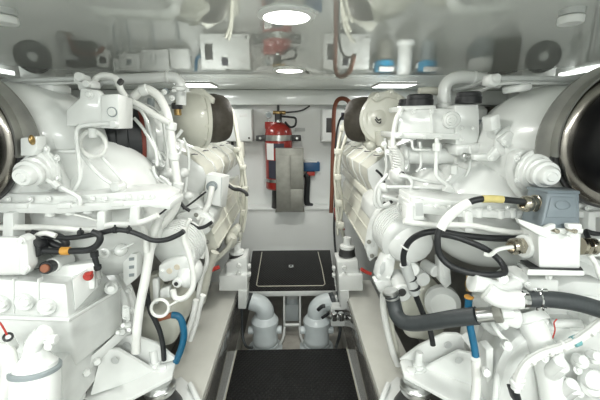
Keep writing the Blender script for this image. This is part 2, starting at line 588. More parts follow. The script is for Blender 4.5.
# small boxes to the left, seen in the ceiling only
for (x0p, x1p, y0p, y1p, l, q) in ((113, 118, 58, 71, 'narrow white switch box on the bulkhead, first of four mirrored in the ceiling', 0),
                               (119.5, 139, 53, 71, 'white relay box with a dark emblem mirrored in the ceiling at left', 1),
                               (141, 167, 49, 71, 'white relay box with printed rows mirrored in the ceiling at left', 2),
                               (170, 188, 48, 69, 'plain white lidded box mirrored in the ceiling next to the cabinet', 3)):
    Yf = 3.36
    a = WR(x0p, y1p, Yf); b = WR(x1p, y0p, Yf)
    z0, z1 = sorted((a.z, b.z))
    t = thing('relay_box', l, 'electrical box', ((a.x + b.x) / 2, WALL_Y, z0), 'small bulkhead boxes')
    part('case', 'box', t, lambda bm: wbox(bm, a.x, b.x, Yf + .015, WALL_Y + .002, z0, z1, .006))
    lid = part('lid', 'box', t, lambda bm: wbox(bm, a.x + .005, b.x - .005, Yf, Yf + .02, z0 + .005, z1 - .005, .006))
    w = b.x - a.x; h = z1 - z0
    if q in (0, 1):
        part('emblem', 'grey_mid', lid, lambda bm: wbox(bm, a.x + w * .38, a.x + w * .62, Yf - .002, Yf + .01, z0 + h * .35, z0 + h * .65, .001))
    if q == 2:
        def rows(bm):
            for r in range(3):
                for c in range(4):
                    wbox(bm, a.x + w * (.2 + c * .17), a.x + w * (.29 + c * .17), Yf - .002, Yf + .01, z0 + h * (.3 + r * .15), z0 + h * (.35 + r * .15), .0005)
        part('printed_rows', 'grey_mid', lid, rows)
    part('cable', 'grey_mid', t, lambda bm: tube(bm, [Vector(((a.x + b.x) / 2, 3.42, z0)), Vector(((a.x + b.x) / 2, 3.42, z0 - .1)), Vector(((a.x + b.x) / 2 - .03, 3.44, z0 - .3))], .010))
# blue pipe by the left cabinet
o = part('blue_pipe', 'blue', None, lambda bm: tube(bm, [WR(196, 71, 3.42), WR(196, 62, 3.42), WR(197.5, 57.5, 3.42), WR(200, 56, 3.42), WR(208, 56, 3.44)], .014))
tag(o, 'thin blue pipe curving beside the left cabinet, mirrored in the ceiling', 'pipe')
# blue capped fuel filters, right, seen in the ceiling
for (x0p, x1p, l, m) in ((374, 394, 'blue capped filter with a steel bowl, nearer the right cabinet, mirrored above', 'steel_dull'),
                      (418, 437, 'blue capped filter with a dark bowl, farther right, mirrored above', 'grey_mid')):
    Yc = 3.36
    a = WR(x0p, 66, Yc); b = WR(x1p, 66, Yc)
    r = (b.x - a.x) / 2
    c = (a + b) / 2
    zt_, zm, zb_ = WR(0, 72, Yc).z, WR(0, 61, Yc).z, WR(0, 38, Yc).z
    t = thing('fuel_filter', l, 'filter', (c.x, Yc, zb_), 'blue capped filters')
    part('bowl', m, t, lambda bm: lathe(bm, Vector((c.x, Yc, zb_)), (0, 0, 1), [(0, r * .5), (.01, r * .75), (zm - zb_, r * .8)], 24))
    part('cap', 'blue_cap', t, lambda bm: lathe(bm, Vector((c.x, Yc, zm - .01)), (0, 0, 1), [(0, r * .95), (.01, r), (zt_ - zm - .01, r), (zt_ - zm, r * .9)], 24))
    part('label_plate', 'label', t, lambda bm: wbox(bm, c.x - r * .7, c.x + r * .7, Yc - r - .012, Yc - r + .03, zt_ - .045, zt_ - .004, .004))
    part('bracket', 'box', t, lambda bm: wbox(bm, c.x - r * 1.1, c.x + r * 1.1, Yc, WALL_Y + .002, zm, zm + .05, .004))
def wf(bm):
    Yc = 3.36
    a = WR(397, 60, Yc); b = WR(412, 60, Yc)
    r = (b.x - a.x) / 2
    zt_, zb_ = WR(0, 74, Yc).z, WR(0, 38, Yc).z
    lathe(bm, Vector(((a.x + b.x) / 2, Yc, zb_)), (0, 0, 1), [(0, r * .9), (.01, r * 1.3), (.03, r * 1.3), (.05, r), (zt_ - zb_ - .02, r), (zt_ - zb_, r * .8)], 24)
    wbox(bm, (a.x + b.x) / 2 - r, (a.x + b.x) / 2 + r, Yc, WALL_Y + .002, zb_ + .2, zb_ + .26, .003)
tag(part('filter_canister', 'box', None, wf), 'tall white canister between the two blue capped filters', 'filter')
# brown duct box at far right, mirrored above
def bd(bm):
    a = WR(497, 72, 3.3); b = WR(535, 37, 3.3)
    wbox(bm, a.x, b.x, 3.3, WALL_Y + .002, b.z, a.z, .01)
    for k in range(4):
        z = b.z + (a.z - b.z) * (.2 + .2 * k)
        wbox(bm, a.x - .004, b.x + .004, 3.292, 3.32, z, z + .012, .003)
tag(part('duct_box', 'brown', None, bd), 'ribbed brown box on the bulkhead at far right, mirrored in the ceiling', 'duct')
def bc(bm):
    a = WR(473, 60, 3.36); b = WR(491, 60, 3.36); r = (b.x - a.x) / 2
    z0, z1 = WR(0, 58, 3.36).z, WR(0, 36, 3.36).z
    z0, z1 = sorted((z0, z1))
    lathe(bm, Vector(((a.x + b.x) / 2, 3.36, z0)), (0, 0, 1), [(0, r), (z1 - z0, r)], 24)
    wbox(bm, a.x, b.x, 3.36, WALL_Y + .002, z0 + .05, z0 + .12, .003)
t = part('round_canister', 'grey_mid', None, bc)
tag(t, 'slate grey canister with a white cover beside the ribbed brown box', 'canister')
def bcc(bm):
    a = WR(470, 60, 3.36); b = WR(492, 60, 3.36); r = (b.x - a.x) / 2
    z0, z1 = sorted((WR(0, 57, 3.36).z, WR(0, 72, 3.36).z))
    lathe(bm, Vector(((a.x + b.x) / 2, 3.36, z0)), (0, 0, 1), [(0, r), ((z1 - z0) * .7, r), (z1 - z0, r * .6)], 24)
part('cover', 'box', t, bcc)
# round fans near the hull sides, mirrored above
for (px, s, l) in ((33, -1, 'black round fan with a pale hub near the left louvred panel'), (543, 1, 'black round fan with a pale hub near the right louvred panel')):
    c = WR(px, 57, 2.62)
    ax = Vector((-s * .55, -1, 0)).normalized()
    k = PXM(2.62, 57)
    R = 15 * k
    t = thing('cooling_fan', l, 'fan', c - Vector((0, 0, R)), 'round fans')
    part('shroud', 'dark', t, lambda bm: lathe(bm, c, ax, [(-.08, R * .96), (0, R), (.03, R), (.035, R * .93), (.012, R * .90), (.012, 0)], 32))
    part('hub', 'grey', t, lambda bm: lathe(bm, c + ax * .012, ax, [(0, R * .30), (.02, R * .28), (.024, R * .2), (.024, 0)], 24))
    def bl(bm):
        u = ax.orthogonal().normalized(); v = ax.cross(u)
        for i in range(7):
            a = 2 * PI * i / 7
            d = u * math.cos(a) + v * math.sin(a)
            e = ax.cross(d)
            p = c + ax * .014
            prism(bm, [p + d * R * .3 - e * .012, p + d * R * .88 - e * .03, p + d * R * .88 + e * .03, p + d * R * .3 + e * .012], ax * .006, 0)
    part('blades', 'dark', t, bl)
    part('mounting_plate', 'box', t, lambda bm: hexa(bm, [c + ax * -.10 + q for q in (Vector((-R * 1.2, 0, -R * 1.2)), Vector((R * 1.2, 0, -R * 1.2)), Vector((R * 1.2, 0, R * 1.2)), Vector((-R * 1.2, 0, R * 1.2)))],
                                              [c + ax * -.12 + q for q in (Vector((-R * 1.2, 0, -R * 1.2)), Vector((R * 1.2, 0, -R * 1.2)), Vector((R * 1.2, 0, R * 1.2)), Vector((-R * 1.2, 0, R * 1.2)))]))
# orange hose and bracketed devices, left, mirrored above
o = part('orange_hose', 'orange', None, lambda bm: tube(bm, [WR(68, 34, 3.5), WR(68, 34, 3.42), WR(69, 36, 3.34), WR(71, 44, 3.3), WR(76, 51, 3.28), WR(86, 54, 3.3), WR(97, 53, 3.32), WR(104, 47, 3.36)], .016))
tag(o, 'orange brown hose looping on the bulkhead at left, mirrored in the ceiling', 'hose')
def dv(bm):
    a = WR(60, 60, 3.36); b = WR(67, 41, 3.36)
    wbox(bm, a.x, b.x, 3.36, WALL_Y + .002, min(a.z, b.z), max(a.z, b.z), .006)
    a = WR(56, 60, 3.36); b = WR(74, 55, 3.36)
    wbox(bm, a.x, b.x, 3.32, WALL_Y + .002, min(a.z, b.z), max(a.z, b.z), .006)
tag(part('valve_bracket', 'grey', None, dv), 'pale bracketed device below the orange hose on the bulkhead', 'bracket')
def dv2(bm):
    a = WR(96, 67, 3.36); b = WR(106, 48, 3.36)
    wbox(bm, a.x, b.x, 3.36, WALL_Y + .002, min(a.z, b.z), max(a.z, b.z), .02)
o = part('pump_motor', 'box', None, dv2)
tag(o, 'white device with a dark round port at the end of the orange hose', 'device')
part('port', 'dark', o, lambda bm: cyl(bm, WR(102.5, 60, 3.35), WR(102.5, 60, 3.35) + Vector((0, .03, 0)), .03))
def dv3(bm):
    a = WR(50, 66, 3.40); b = WR(92, 40, 3.40)
    wbox(bm, a.x, b.x, 3.42, WALL_Y + .002, min(a.z, b.z), max(a.z, b.z), .01)
tag(part('backing_panel', 'dark', None, dv3), 'dark backing panel behind the orange hose on the bulkhead', 'panel')

# fire suppression cylinder
Ye = 3.34
k = PXM(Ye, 150)
cx = W(279.3, 190, Ye)
xE = cx.x
z0 = W(278, 191.5, Ye - .14).z
zs = W(278, 133, Ye).z
R = 13.5 * k
Ye = WALL_Y - R - .02
t = thing('fire_extinguisher', 'red fire suppression cylinder strapped upright to the white bulkhead', 'fire extinguisher', (xE, Ye, z0))
H = zs - z0
part('cylinder', 'red', t, lambda bm: lathe(bm, Vector((xE, Ye, z0)), (0, 0, 1), [(0, R * .9), (.012, R), (H - .01, R), (H + .035, R * .94), (H + .072, R * .74), (H + .095, R * .42), (H + .105, R * .2)], 40))
zv = z0 + H + .095
v = part('valve', 'dark', t, lambda bm: (cyl(bm, Vector((xE, Ye, zv - .01)), Vector((xE, Ye, zv + .085)), .034), cyl(bm, Vector((xE, Ye, zv + .01)), Vector((xE, Ye - .07, zv + .01)), .018)))
part('pressure_plug', 'chrome', v, lambda bm: ball(bm, Vector((xE + .005, Ye - .075, zv + .012)), .022))
part('valve_head', 'brass', v, lambda bm: (cyl(bm, Vector((xE, Ye, zv + .083)), Vector((xE, Ye, zv + .105)), .040), cyl(bm, Vector((xE - .05, Ye, zv + .095)), Vector((xE + .07, Ye, zv + .095)), .018)))
g = W(268.8, 115, Ye - .04)
gg = part('pressure_gauge', 'steel', t, lambda bm: (cyl(bm, Vector((g.x, Ye - .05, g.z)), Vector((g.x, Ye - .01, g.z)), .032), cyl(bm, Vector((g.x, Ye - .03, g.z - .07)), Vector((g.x, Ye - .03, g.z)), .011)))
part('dial', 'grey_mid', gg, lambda bm: cyl(bm, Vector((g.x, Ye - .053, g.z)), Vector((g.x, Ye - .048, g.z)), .026))
a = W(265, 124, Ye - .05)
part('bracket_lug', 'red', t, lambda bm: wbox(bm, a.x, a.x + .11, Ye - .07, Ye + .02, a.z - .045, a.z + .02, .004))
part('strap', 'steel', t, lambda bm: lathe(bm, Vector((xE, Ye, W(278, 141, Ye - R).z)), (0, 0, 1), [(0, R + .001), (0, R + .006), (.052, R + .006), (.052, R + .001)], 40))
zst = W(278, 138.5, Ye - .1).z
for sg in (-1, 1):
    b = part('strap_clamp', 'dark', t, lambda bm: wbox(bm, xE + sg * R - (.0 if sg > 0 else .085), xE + sg * R + (.085 if sg > 0 else .0), Ye - .02, WALL_Y + .002, zst - .028, zst + .024, .004))
    part('bolt', 'steel', b, lambda bm: hexnut(bm, Vector((xE + sg * (R + .045), Ye - .02, zst)), (0, -1, 0), .014, .012))
for (zz, hh) in ((W(270, 183, Ye - R).z, .03),):
    part('strap', 'steel', t, lambda bm: lathe(bm, Vector((xE, Ye, zz)), (0, 0, 1), [(0, R + .001), (0, R + .005), (hh, R + .005), (hh, R + .001)], 40))
def arc_patch(bm, a0, a1, z0_, z1_, rr, n=8):
    ps = []
    for i in range(n + 1):
        a = a0 + (a1 - a0) * i / n
        ps.append((xE + rr * math.sin(a), Ye - rr * math.cos(a)))
    lo = [bm.verts.new((x, y, z0_)) for x, y in ps]; hi = [bm.verts.new((x, y, z1_)) for x, y in ps]
    for i in range(n):
        bm.faces.new([lo[i], lo[i + 1], hi[i + 1], hi[i]])
zl0, zl1 = W(0, 157, Ye - R).z, W(0, 144, Ye - R).z
part('paper_label', 'label', t, lambda bm: arc_patch(bm, -1.0, -.33, W(0, 161, Ye - R).z, zl1, R + .002))
part('blue_label', 'ink', t, lambda bm: arc_patch(bm, -.32, .42, W(0, 149, Ye - R).z, zl1, R + .002))
part('dark_label', 'ink', t, lambda bm: arc_patch(bm, -.80, .2, W(0, 180, Ye - R).z, W(0, 161.5, Ye - R).z, R + .002))
part('base_ring', 'dark', t, lambda bm: lathe(bm, Vector((xE, Ye, zt)), (0, 0, 1), [(0, R * .62), (.03, R * .6), (z0 - zt + .01, R * .55)], 24))
# actuation line
o = part('actuation_line', 'dark', None, lambda bm: tube(bm, [Vector((xE + .068, Ye, zv + .095)), W(285, 112.5, 3.36), W(297, 111.5, 3.38), W(304, 109.5, 3.40), W(309.5, 106, 3.43)], .008))
tag(o, 'thin dark actuation line from the brass valve to the beam', 'pipe')
o = part('discharge_pipe', 'dark', None, lambda bm: tube(bm, [Vector((xE, Ye, zv + .10)), Vector((xE, Ye, zb - .002))], .013, 10, False, False))
tag(o, 'short dark vertical pipe above the red cylinder valve', 'pipe')
o = part('valve_hose', 'rubber', None, lambda bm: tube(bm, [Vector((xE + .03, Ye - .02, zv + .06)), W(289, 117, 3.28), W(295, 118, 3.3), W(296, 122, 3.3), W(294.5, 126, 3.3), W(290, 127, 3.3), W(285, 122, 3.28)], .010))
tag(o, 'small black hose looping at the extinguisher valve', 'hose')
# dull steel terminal casing in front of the cylinder
Yb = 3.12
a = W(276, 207, Yb); b = W(303, 148, Yb)
tz = zt
t = thing('steel_casing', 'tall dull stainless casing standing in front of the red cylinder', 'casing', ((a.x + b.x) / 2, Yb, tz))
xm = W(289.5, 170, Yb).x
Yb2 = 3.315
a = W(276.5, 207, 3.17); b = W(303.5, 148, 3.17)
zmid = W(0, 187, Yb2).z
x0_, x1_ = a.x, b.x
ztop_ = b.z; xm = W(290.5, 170, Yb2).x; zseam = W(0, 154.5, Yb2).z
YbF = Ye - R - .008
part('shell', 'steel_dull', t, lambda bm: wbox(bm, x0_, x1_, YbF - .06, YbF, zt + .010, ztop_, .004))
part('foot_plate', 'steel_dull', t, lambda bm: wbox(bm, x0_ - .01, x1_ + .01, YbF - .06, 3.36, zt, zt + .010, .002))
part('left_panel', 'steel_dull', t, lambda bm: wbox(bm, x0_ + .004, xm - .004, YbF - .068, YbF - .05, zt + .016, zseam, .003))
part('upper_panel', 'steel_dull', t, lambda bm: wbox(bm, xm, x1_ - .004, YbF - .068, YbF - .05, zmid + .004, zseam, .003))
part('lower_panel', 'steel_dull', t, lambda bm: wbox(bm, xm, x1_ - .004, YbF - .070, YbF - .05, zt + .016, zmid, .003))
# blue tool box bracketed on the bulkhead
a = W(303, 171.5, 3.40); b = W(320, 160.5, 3.40)
t = thing('alarm_box', 'small blue box on the bulkhead right of the steel casing', 'box', ((a.x + b.x) / 2, 3.45, a.z))
part('case', 'blue_box', t, lambda bm: wbox(bm, a.x, b.x, 3.40, WALL_Y + .002, a.z, b.z - .02, .006))
part('lid', 'label', t, lambda bm: wbox(bm, a.x + .01, b.x - .03, 3.405, WALL_Y - .004, b.z - .022, b.z, .003))
part('lever', 'red_plastic', t, lambda bm: wbox(bm, a.x + .04, a.x + .12, 3.40, 3.45, a.z - .045, a.z - .005, .004))
o = part('black_cable', 'rubber', None, lambda bm: tube(bm, [W(305, 174, 3.42), W(307.5, 178, 3.42), W(307, 190, 3.42), W(307, 203, 3.42), W(312, 206.3, 3.42)], .030, 10))
tag(o, 'thick black cable hanging beside the steel casing down to the plinth', 'cable')
o = part('fixing_plate', 'grey', None, lambda bm: wbox(bm, W(295, 130, 3.49).x, W(305, 130, 3.49).x, 3.488, WALL_Y - .001, W(0, 131.5, 3.49).z, W(0, 128, 3.49).z, .002))
tag(o, 'small beige strip fixed on the bulkhead right of the extinguisher', 'plate')
# bulkhead cables right (orange and black)
Q = [(331, 213, 3.05), (332, 190, 3.1), (332.5, 165, 3.15), (333.5, 135, 3.2), (334, 112, 3.2), (337, 101, 3.2), (343, 98.5, 3.15), (349, 102, 3.05), (352, 112, 2.9)]
o = part('brown_cable', 'orange', None, lambda bm: T(bm, Q, 3, 2.1))
tag(o, 'brown orange cable arching over behind the right engine, by the cabinet', 'cable')
o = part('black_cable', 'rubber', None, lambda bm: T(bm, [(337, 262, 2.42), (335, 246, 2.7), (334, 225, 2.95), (335, 200, 3.0), (335, 170, 3.05), (336, 140, 3.1), (339, 122, 3.1), (346, 113, 3.0), (353, 113, 2.9)], 3, 1.2))
tag(o, 'thin black cable running beside the brown one behind the right engine', 'cable')

# ================================================================== WALKWAY
t = thing('floor_mat', 'long black rubber mat with pale edge strips on the walkway floor', 'mat', (0, 1.0, 0))
part('mat', 'tread', t, lambda bm: wbox(bm, -.376, .362, -1.4, 2.02, -.011, .002, .003))
for x in (-.382, .362):
    part('edge_strip', 'line', t, lambda bm: wbox(bm, x, x + .005, -1.4, 2.02, -.011, .005, .001))
# step platform
zp = W(292, 291, 2.43).z
yb_ = 3.305
xl0, xr0 = W(245, 291, 2.43).x, W(337, 291, 2.43).x
xl1, xr1 = WZ(252, 250, zp).x, WZ(331, 250, zp).x
t = thing('step_platform', 'black tread platform step in front of the white plinth', 'step', (0, 2.9, zp - .3))
def pf(bm):
    f = [Vector((xl0, 2.43, zp - .045)), Vector((xr0, 2.43, zp - .045)), Vector((xr0, 2.43, zp - .003)), Vector((xl0, 2.43, zp - .003))]
    b = [Vector((xl1, yb_, zp - .045)), Vector((xr1, yb_, zp - .045)), Vector((xr1, yb_, zp - .003)), Vector((xl1, yb_, zp - .003))]
    hexa(bm, f, b, .004)
part('frame', 'plate', t, pf)
def pt(bm):
    e = .010
    f = [Vector((xl0 + e, 2.435, zp - .006)), Vector((xr0 - e, 2.435, zp - .006)), Vector((xr0 - e, 2.435, zp + .004)), Vector((xl0 + e, 2.435, zp + .004))]
    b = [Vector((xl1 + e, yb_ - .02, zp - .006)), Vector((xr1 - e, yb_ - .02, zp - .006)), Vector((xr1 - e, yb_ - .02, zp + .004)), Vector((xl1 + e, yb_ - .02, zp + .004))]
    hexa(bm, f, b, .002)
part('tread', 'tread', t, pt)
def ln(bm):
    P = [WZ(px, py, zp + .005) for px, py in ((262, 252), (259, 270), (256.5, 285), (258.5, 286.3), (323, 285.6), (325, 284), (322, 268), (318, 252))]
    tube(bm, P, .0042, 6, False, False)
part('hatch_seam', 'line', t, ln)
p = WZ(291, 266.5, zp + .004)
lt = part('finger_latch', 'chrome', t, lambda bm: wbox(bm, p.x - .022, p.x + .022, p.y - .025, p.y + .025, p.z, p.z + .006, .003))
part('keyhole', 'dark', lt, lambda bm: wbox(bm, p.x - .010, p.x + .010, p.y - .010, p.y + .012, p.z + .004, p.z + .008, .001))
for px in (284, 300):
    q = W(px, 292, 2.46)
    part('leg', 'plate', t, lambda bm: wbox(bm, q.x - .008, q.x + .008, 2.45, 2.47, -.198, zp - .04, .003))
for px in (284, 300):
    q = W(px, 335, 2.3)
    part('leg_brace', 'plate', t, lambda bm: tube(bm, [Vector((q.x, 2.46, -.12)), Vector((q.x - .01 * (1 if px < 290 else -1), 2.38, -.16)), Vector((q.x - .04 * (1 if px < 290 else -1), 2.30, -.18))], .010))
q0, q1 = W(284, 328, 2.4), W(300, 328, 2.4)
part('cross_bar', 'plate', t, lambda bm: cyl(bm, Vector((q0.x, 2.46, -.10)), Vector((q1.x, 2.46, -.10)), .012))
# sea strainers under the platform
for (px, l, side) in ((265.5, 'pale grey sea strainer with an elbow under the step, left one', -1), (316.5, 'pale grey sea strainer with an elbow under the step, right one', 1)):
    Ys = 2.30
    k = PXM(Ys, 330)
    c = W(px, 345, Ys)
    zB = max(W(px, 347, Ys - .1).z - .03, -.165)
    zA = W(px, 318, Ys).z
    R = 12.6 * k
    t = thing('sea_strainer', l, 'strainer', (c.x, Ys, -.2), 'strainers under the step')
    part('pedestal', 'strainer', t, lambda bm: lathe(bm, Vector((c.x, Ys, -.2)), (0, 0, 1), [(0, R * 1.35), (.02, R * 1.35), (.03, R * 1.1), (max(.04, zB + .2), R * 1.05)], 28))
    part('housing', 'strainer', t, lambda bm: lathe(bm, Vector((c.x, Ys, zB)), (0, 0, 1), [(0, R * .92), (.01, R), (.05, R), (.06, R * .94), (zA - zB - .05, R * .97), (zA - zB - .045, R * 1.06), (zA - zB - .015, R * 1.06), (zA - zB - .01, R), (zA - zB + .02, R * .82), (zA - zB + .028, R * .6)], 32))
    for sg in (-1, 1):
        part('clamp_lug', 'strainer', t, lambda bm: cyl(bm, Vector((c.x + sg * R * .9, Ys, zA - .10)), Vector((c.x + sg * R * 1.32, Ys, zA - .10)), .030))
    e0 = Vector((c.x, Ys, zA + .01))
    part('elbow', 'strainer', t, lambda bm: tube(bm, [e0, e0 + Vector((0, 0, .06)), e0 + Vector((side * -.0 - .035 * (1 if side < 0 else -1), .01, .10)), e0 + Vector((-.10 * (1 if side < 0 else -1), .02, .12))], R * .70, 18))
    e1 = e0 + Vector((-.10 * (1 if side < 0 else -1), .02, .12))
    d = Vector((-1 if side < 0 else 1, .15, .12)).normalized()
    part('hose_tail', 'hose_dark', t, lambda bm: cyl(bm, e1, e1 + d * .12, R * .62, None, .05))
    part('hose_clamp', 'steel', t, lambda bm: cyl(bm, e1 + d * .03, e1 + d * .05, R * .66, None, .05))
# centre raw water pump body between the strainers
q = W(292, 318, 2.72)
t = thing('bilge_pump', 'small grey pump body between the two sea strainers', 'pump', (q.x, 2.72, -.2))
part('body', 'strainer', t, lambda bm: (wbox(bm, q.x - .06, q.x + .06, 2.66, 2.78, -.2, -.04, .012), lathe(bm, Vector((q.x, 2.72, -.04)), (0, 0, 1), [(0, .05), (.04, .05), (.05, .04)], 20)))
part('motor', 'grey', t, lambda bm: (lathe(bm, Vector((q.x, 2.72, .008)), (0, 0, 1), [(0, .055), (.03, .06), (.07, .055), (.09, .03)], 20)))
# valve with black scale and manifold on the right
t = thing('manifold_block', 'pale bracketed manifold block with steel fittings beside the right strainer', 'manifold', W(345, 325, 2.22))
part('bracket', 'plate', t, lambda bm: (slab(bm, [(332, 307), (351, 307), (353, 310), (333, 310)], 2.2, .10, .003), slab(bm, [(332, 321), (362, 321), (362, 326.5), (332, 326.5)], 2.2, .10, .003), slab(bm, [(331, 308), (335, 308), (335, 326), (331, 326)], 2.22, .08, .003)))
part('cross_pipe', 'steel', t, lambda bm: T(bm, [(325, 314, 2.18), (332, 317.5, 2.18), (352, 316.5, 2.18)], 2.2, 3.0, smooth=False))
for px in (334, 341, 348):
    part('fitting', 'chrome', t, lambda bm: cyl(bm, W(px, 313, 2.17), W(px, 320, 2.17), 3.2 * PXM(2.17, 316)))
part('valve_handle', 'rubber', t, lambda bm: (T(bm, [(318, 310, 2.13), (322, 306.5, 2.12), (325, 306, 2.12)], 2.2, 1.9), T(bm, [(322, 318, 2.13), (329, 313, 2.12)], 2.2, 1.5, smooth=False)))
# thin drain hoses next to the strainers
o = part('drain_hose', 'hose_dark', None, lambda bm: T(bm, [(241, 300, 2.3), (242, 318, 2.28), (242.5, 335, 2.25), (246, 346, 2.2), (252, 348, 2.12)], 2.2, 1.3))
tag(o, 'thin dark green hose running down beside the left strainer', 'hose')
o = part('drain_hose', 'hose_dark', None, lambda bm: T(bm, [(340, 322, 2.3), (340, 332, 2.28), (338, 341, 2.2), (336, 347, 2.12)], 2.2, 1.5))
tag(o, 'thin dark hose running down beside the right strainer', 'hose')

# ================================================================== ENGINES
def arcband(bm, c, r0, r1, a0, a1, y0, y1, n=28, tp=None):
    """flat ring segment in the plane across the room, y0..y1 thick"""
    R_ = []
    for i in range(n + 1):
        a = a0 + (a1 - a0) * i / n
        d = Vector((math.cos(a), 0, math.sin(a)))
        rr = r1 if tp is None else r0 + (r1 - r0) * tp(math.sin(a))
        R_.append([bm.verts.new(Vector((c.x, y, c.z)) + d * r) for y, r in ((y0, r0), (y0, rr), (y1, rr), (y1, r0))])
    for a, b in zip(R_, R_[1:]):
        for k in range(4):
            q = (k + 1) % 4
            bm.faces.new([a[k], a[q], b[q], b[k]])
    bm.faces.new(R_[0][::-1]); bm.faces.new(R_[-1])

def ell(bm, px, py, rx, ry, Y, dy, seg=28):
    k = PXM(Y, py)
    ball(bm, W(px, py, Y), 1, rx * k, dy, ry * k, seg)

def disc(bm, px, py, rpx, Y, d, axis=(0, -1, 0), bw=.15, seg=22):
    k = PXM(Y, py)
    c = W(px, py, Y)
    ax = Vector(axis).normalized()
    cyl(bm, c - ax * d * .5, c + ax * d * .5, rpx * k, None, bw, seg)

def pipe(parent, name, px, Y, r, m='white', label=None, seg=10, smooth=True):
    bm = NB()
    T(bm, px, Y, r, seg, False, smooth)
    return finish(name, bm, m, parent, 50, label)

def drum(E, px, py, side, rr):
    """black drum with chrome ring, bolted flange and steel guard at the engine end"""
    Y = 1.06
    c = W(px, py, Y)
    k = PXM(Y, py)
    d = part('coupling_drum', 'gloss_black', E, lambda bm: lathe(bm, c + Vector((0, -.30, 0)), (0, 1, 0),
             [(0, 40 * k), (0, 54 * k), (.012, 58 * k), (.10, 58 * k), (.105, 60.5 * k), (.15, 60.5 * k), (.155, 58 * k), (.27, 58 * k), (.30, 56 * k)], 72), label='gloss black round drum')
    part('clamp_ring', 'ring_steel', d, lambda bm: lathe(bm, c + Vector((0, -.034, 0)), (0, 1, 0), [(0, 58.2 * k), (.003, 63 * k), (.008, 67.5 * k), (.014, 69 * k), (.018, 67 * k), (.022, 58.2 * k)], 72))
    part('bolt_flange', 'dark', d, lambda bm: lathe(bm, c + Vector((0, -.014, 0)), (0, 1, 0), [(0, 58 * k), (0, 71.5 * k), (.012, 71.5 * k), (.012, 58 * k)], 72))
    for i in range(16):
        a = 2 * PI * (i + .35) / 16
        q = c + Vector((math.cos(a), 0, math.sin(a))) * 70 * k + Vector((0, -.014, 0))
        if -.95 < q.x < .95 or True:
            if (W(0, 0, 1.06).x < q.x) if side < 0 else (W(600, 0, 1.06).x > q.x):
                bolt(d, q, (0, -1, 0), .0045, .008, 'gloss_black')
    a0, a1 = (math.radians(-13), math.radians(95)) if side < 0 else (math.radians(85), math.radians(193))
    g = part('guard', 'guard', E, lambda bm: (arcband(bm, c, 73 * k, 89 * k, a0, a1, c.y - .006, c.y, 28, lambda q: 1 - .72 * max(0, q) ** 1.5), arcband(bm, c, 72 * k, 74 * k, a0, a1, c.y - .035, c.y)), label='brushed steel guard arc')
    return d

def fitting_cap(E, p0, p1, k, name='sensor_cap'):
    ax = (p1 - p0)
    L = ax.length
    return part(name, 'white', E, lambda bm: lathe(bm, p0, ax, [(0, 17 * k), (L * .10, 17 * k), (L * .12, 14.5 * k), (L * .42, 14.5 * k), (L * .45, 12 * k), (L * .55, 12 * k), (L * .57, 13.5 * k), (L * .68, 13 * k), (L * .7, 10 * k), (L * .88, 9.5 * k), (L * .95, 8 * k), (L * .95, 5 * k), (L, 4 * k), (L, 0)], 28))

# ------------------------------------------------------------------ LEFT ENGINE
E = thing('marine_engine', 'white V marine diesel engine filling the left side, behind the gearbox with the red plug', 'engine', (-.9, 2.0, .30), 'twin main engines')
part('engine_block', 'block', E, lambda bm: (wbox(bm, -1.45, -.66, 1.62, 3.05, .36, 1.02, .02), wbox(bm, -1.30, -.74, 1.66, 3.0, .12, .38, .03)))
LCV = [(160, 143), (186, 156), (202, 167.5), (206, 177), (203, 190), (192, 200), (172, 196), (160, 175)]
def bank(E, poly, Y0, n, step, side, mk):
    for i in range(n):
        base = [W(x, y, Y0) for x, y in poly]
        y0 = i * step
        v = part('valve_cover', 'cream', E, lambda bm: prism(bm, [p + Vector((0, y0, 0)) for p in base], (0, step - .010, 0), .005, 2), smooth=28)
        part('cover_rib', 'white', E, lambda bm: prism(bm, [p + Vector((0, y0 - .006, 0)) - (sum(base, Vector()) / len(base) - p) * .035 for p in base], (0, .013, 0), .003))
        q = W(mk[0], mk[1], Y0) + Vector((0, y0 + .07, .004))
        part('cast_mark', 'ink', v, lambda bm: (wbox(bm, q.x - .016, q.x + .016, q.y - .006, q.y, q.z - .004, q.z, 0), wbox(bm, q.x - .016, q.x - .008, q.y, q.y + .03, q.z - .004, q.z, 0)))
bank(E, LCV, 1.72, 5, .235, -1, (191, 156))
LEX = [(204, 209), (218, 247), (212, 257), (192, 257), (188, 214)]
def exb(E, poly, Y0, n, step):
    for i in range(n):
        base = [W(x, y, Y0) for x, y in poly]
        part('exhaust_shield', 'cream', E, lambda bm: prism(bm, [p + Vector((0, i * step, 0)) for p in base], (0, step - .006, 0), .005, 2), smooth=28)
exb(E, LEX, 1.78, 3, .40)
def exribs(E, pts, Y0, L):
    for (px, py) in pts:
        part('shield_rib', 'cream', E, lambda bm: tube(bm, [W(px, py, Y0), W(px, py, Y0) + Vector((0, L, 0))], .006, 6, False, False))
exribs(E, [(204, 209.5), (208.7, 222), (213.5, 235), (218, 247)], 1.775, 1.2)
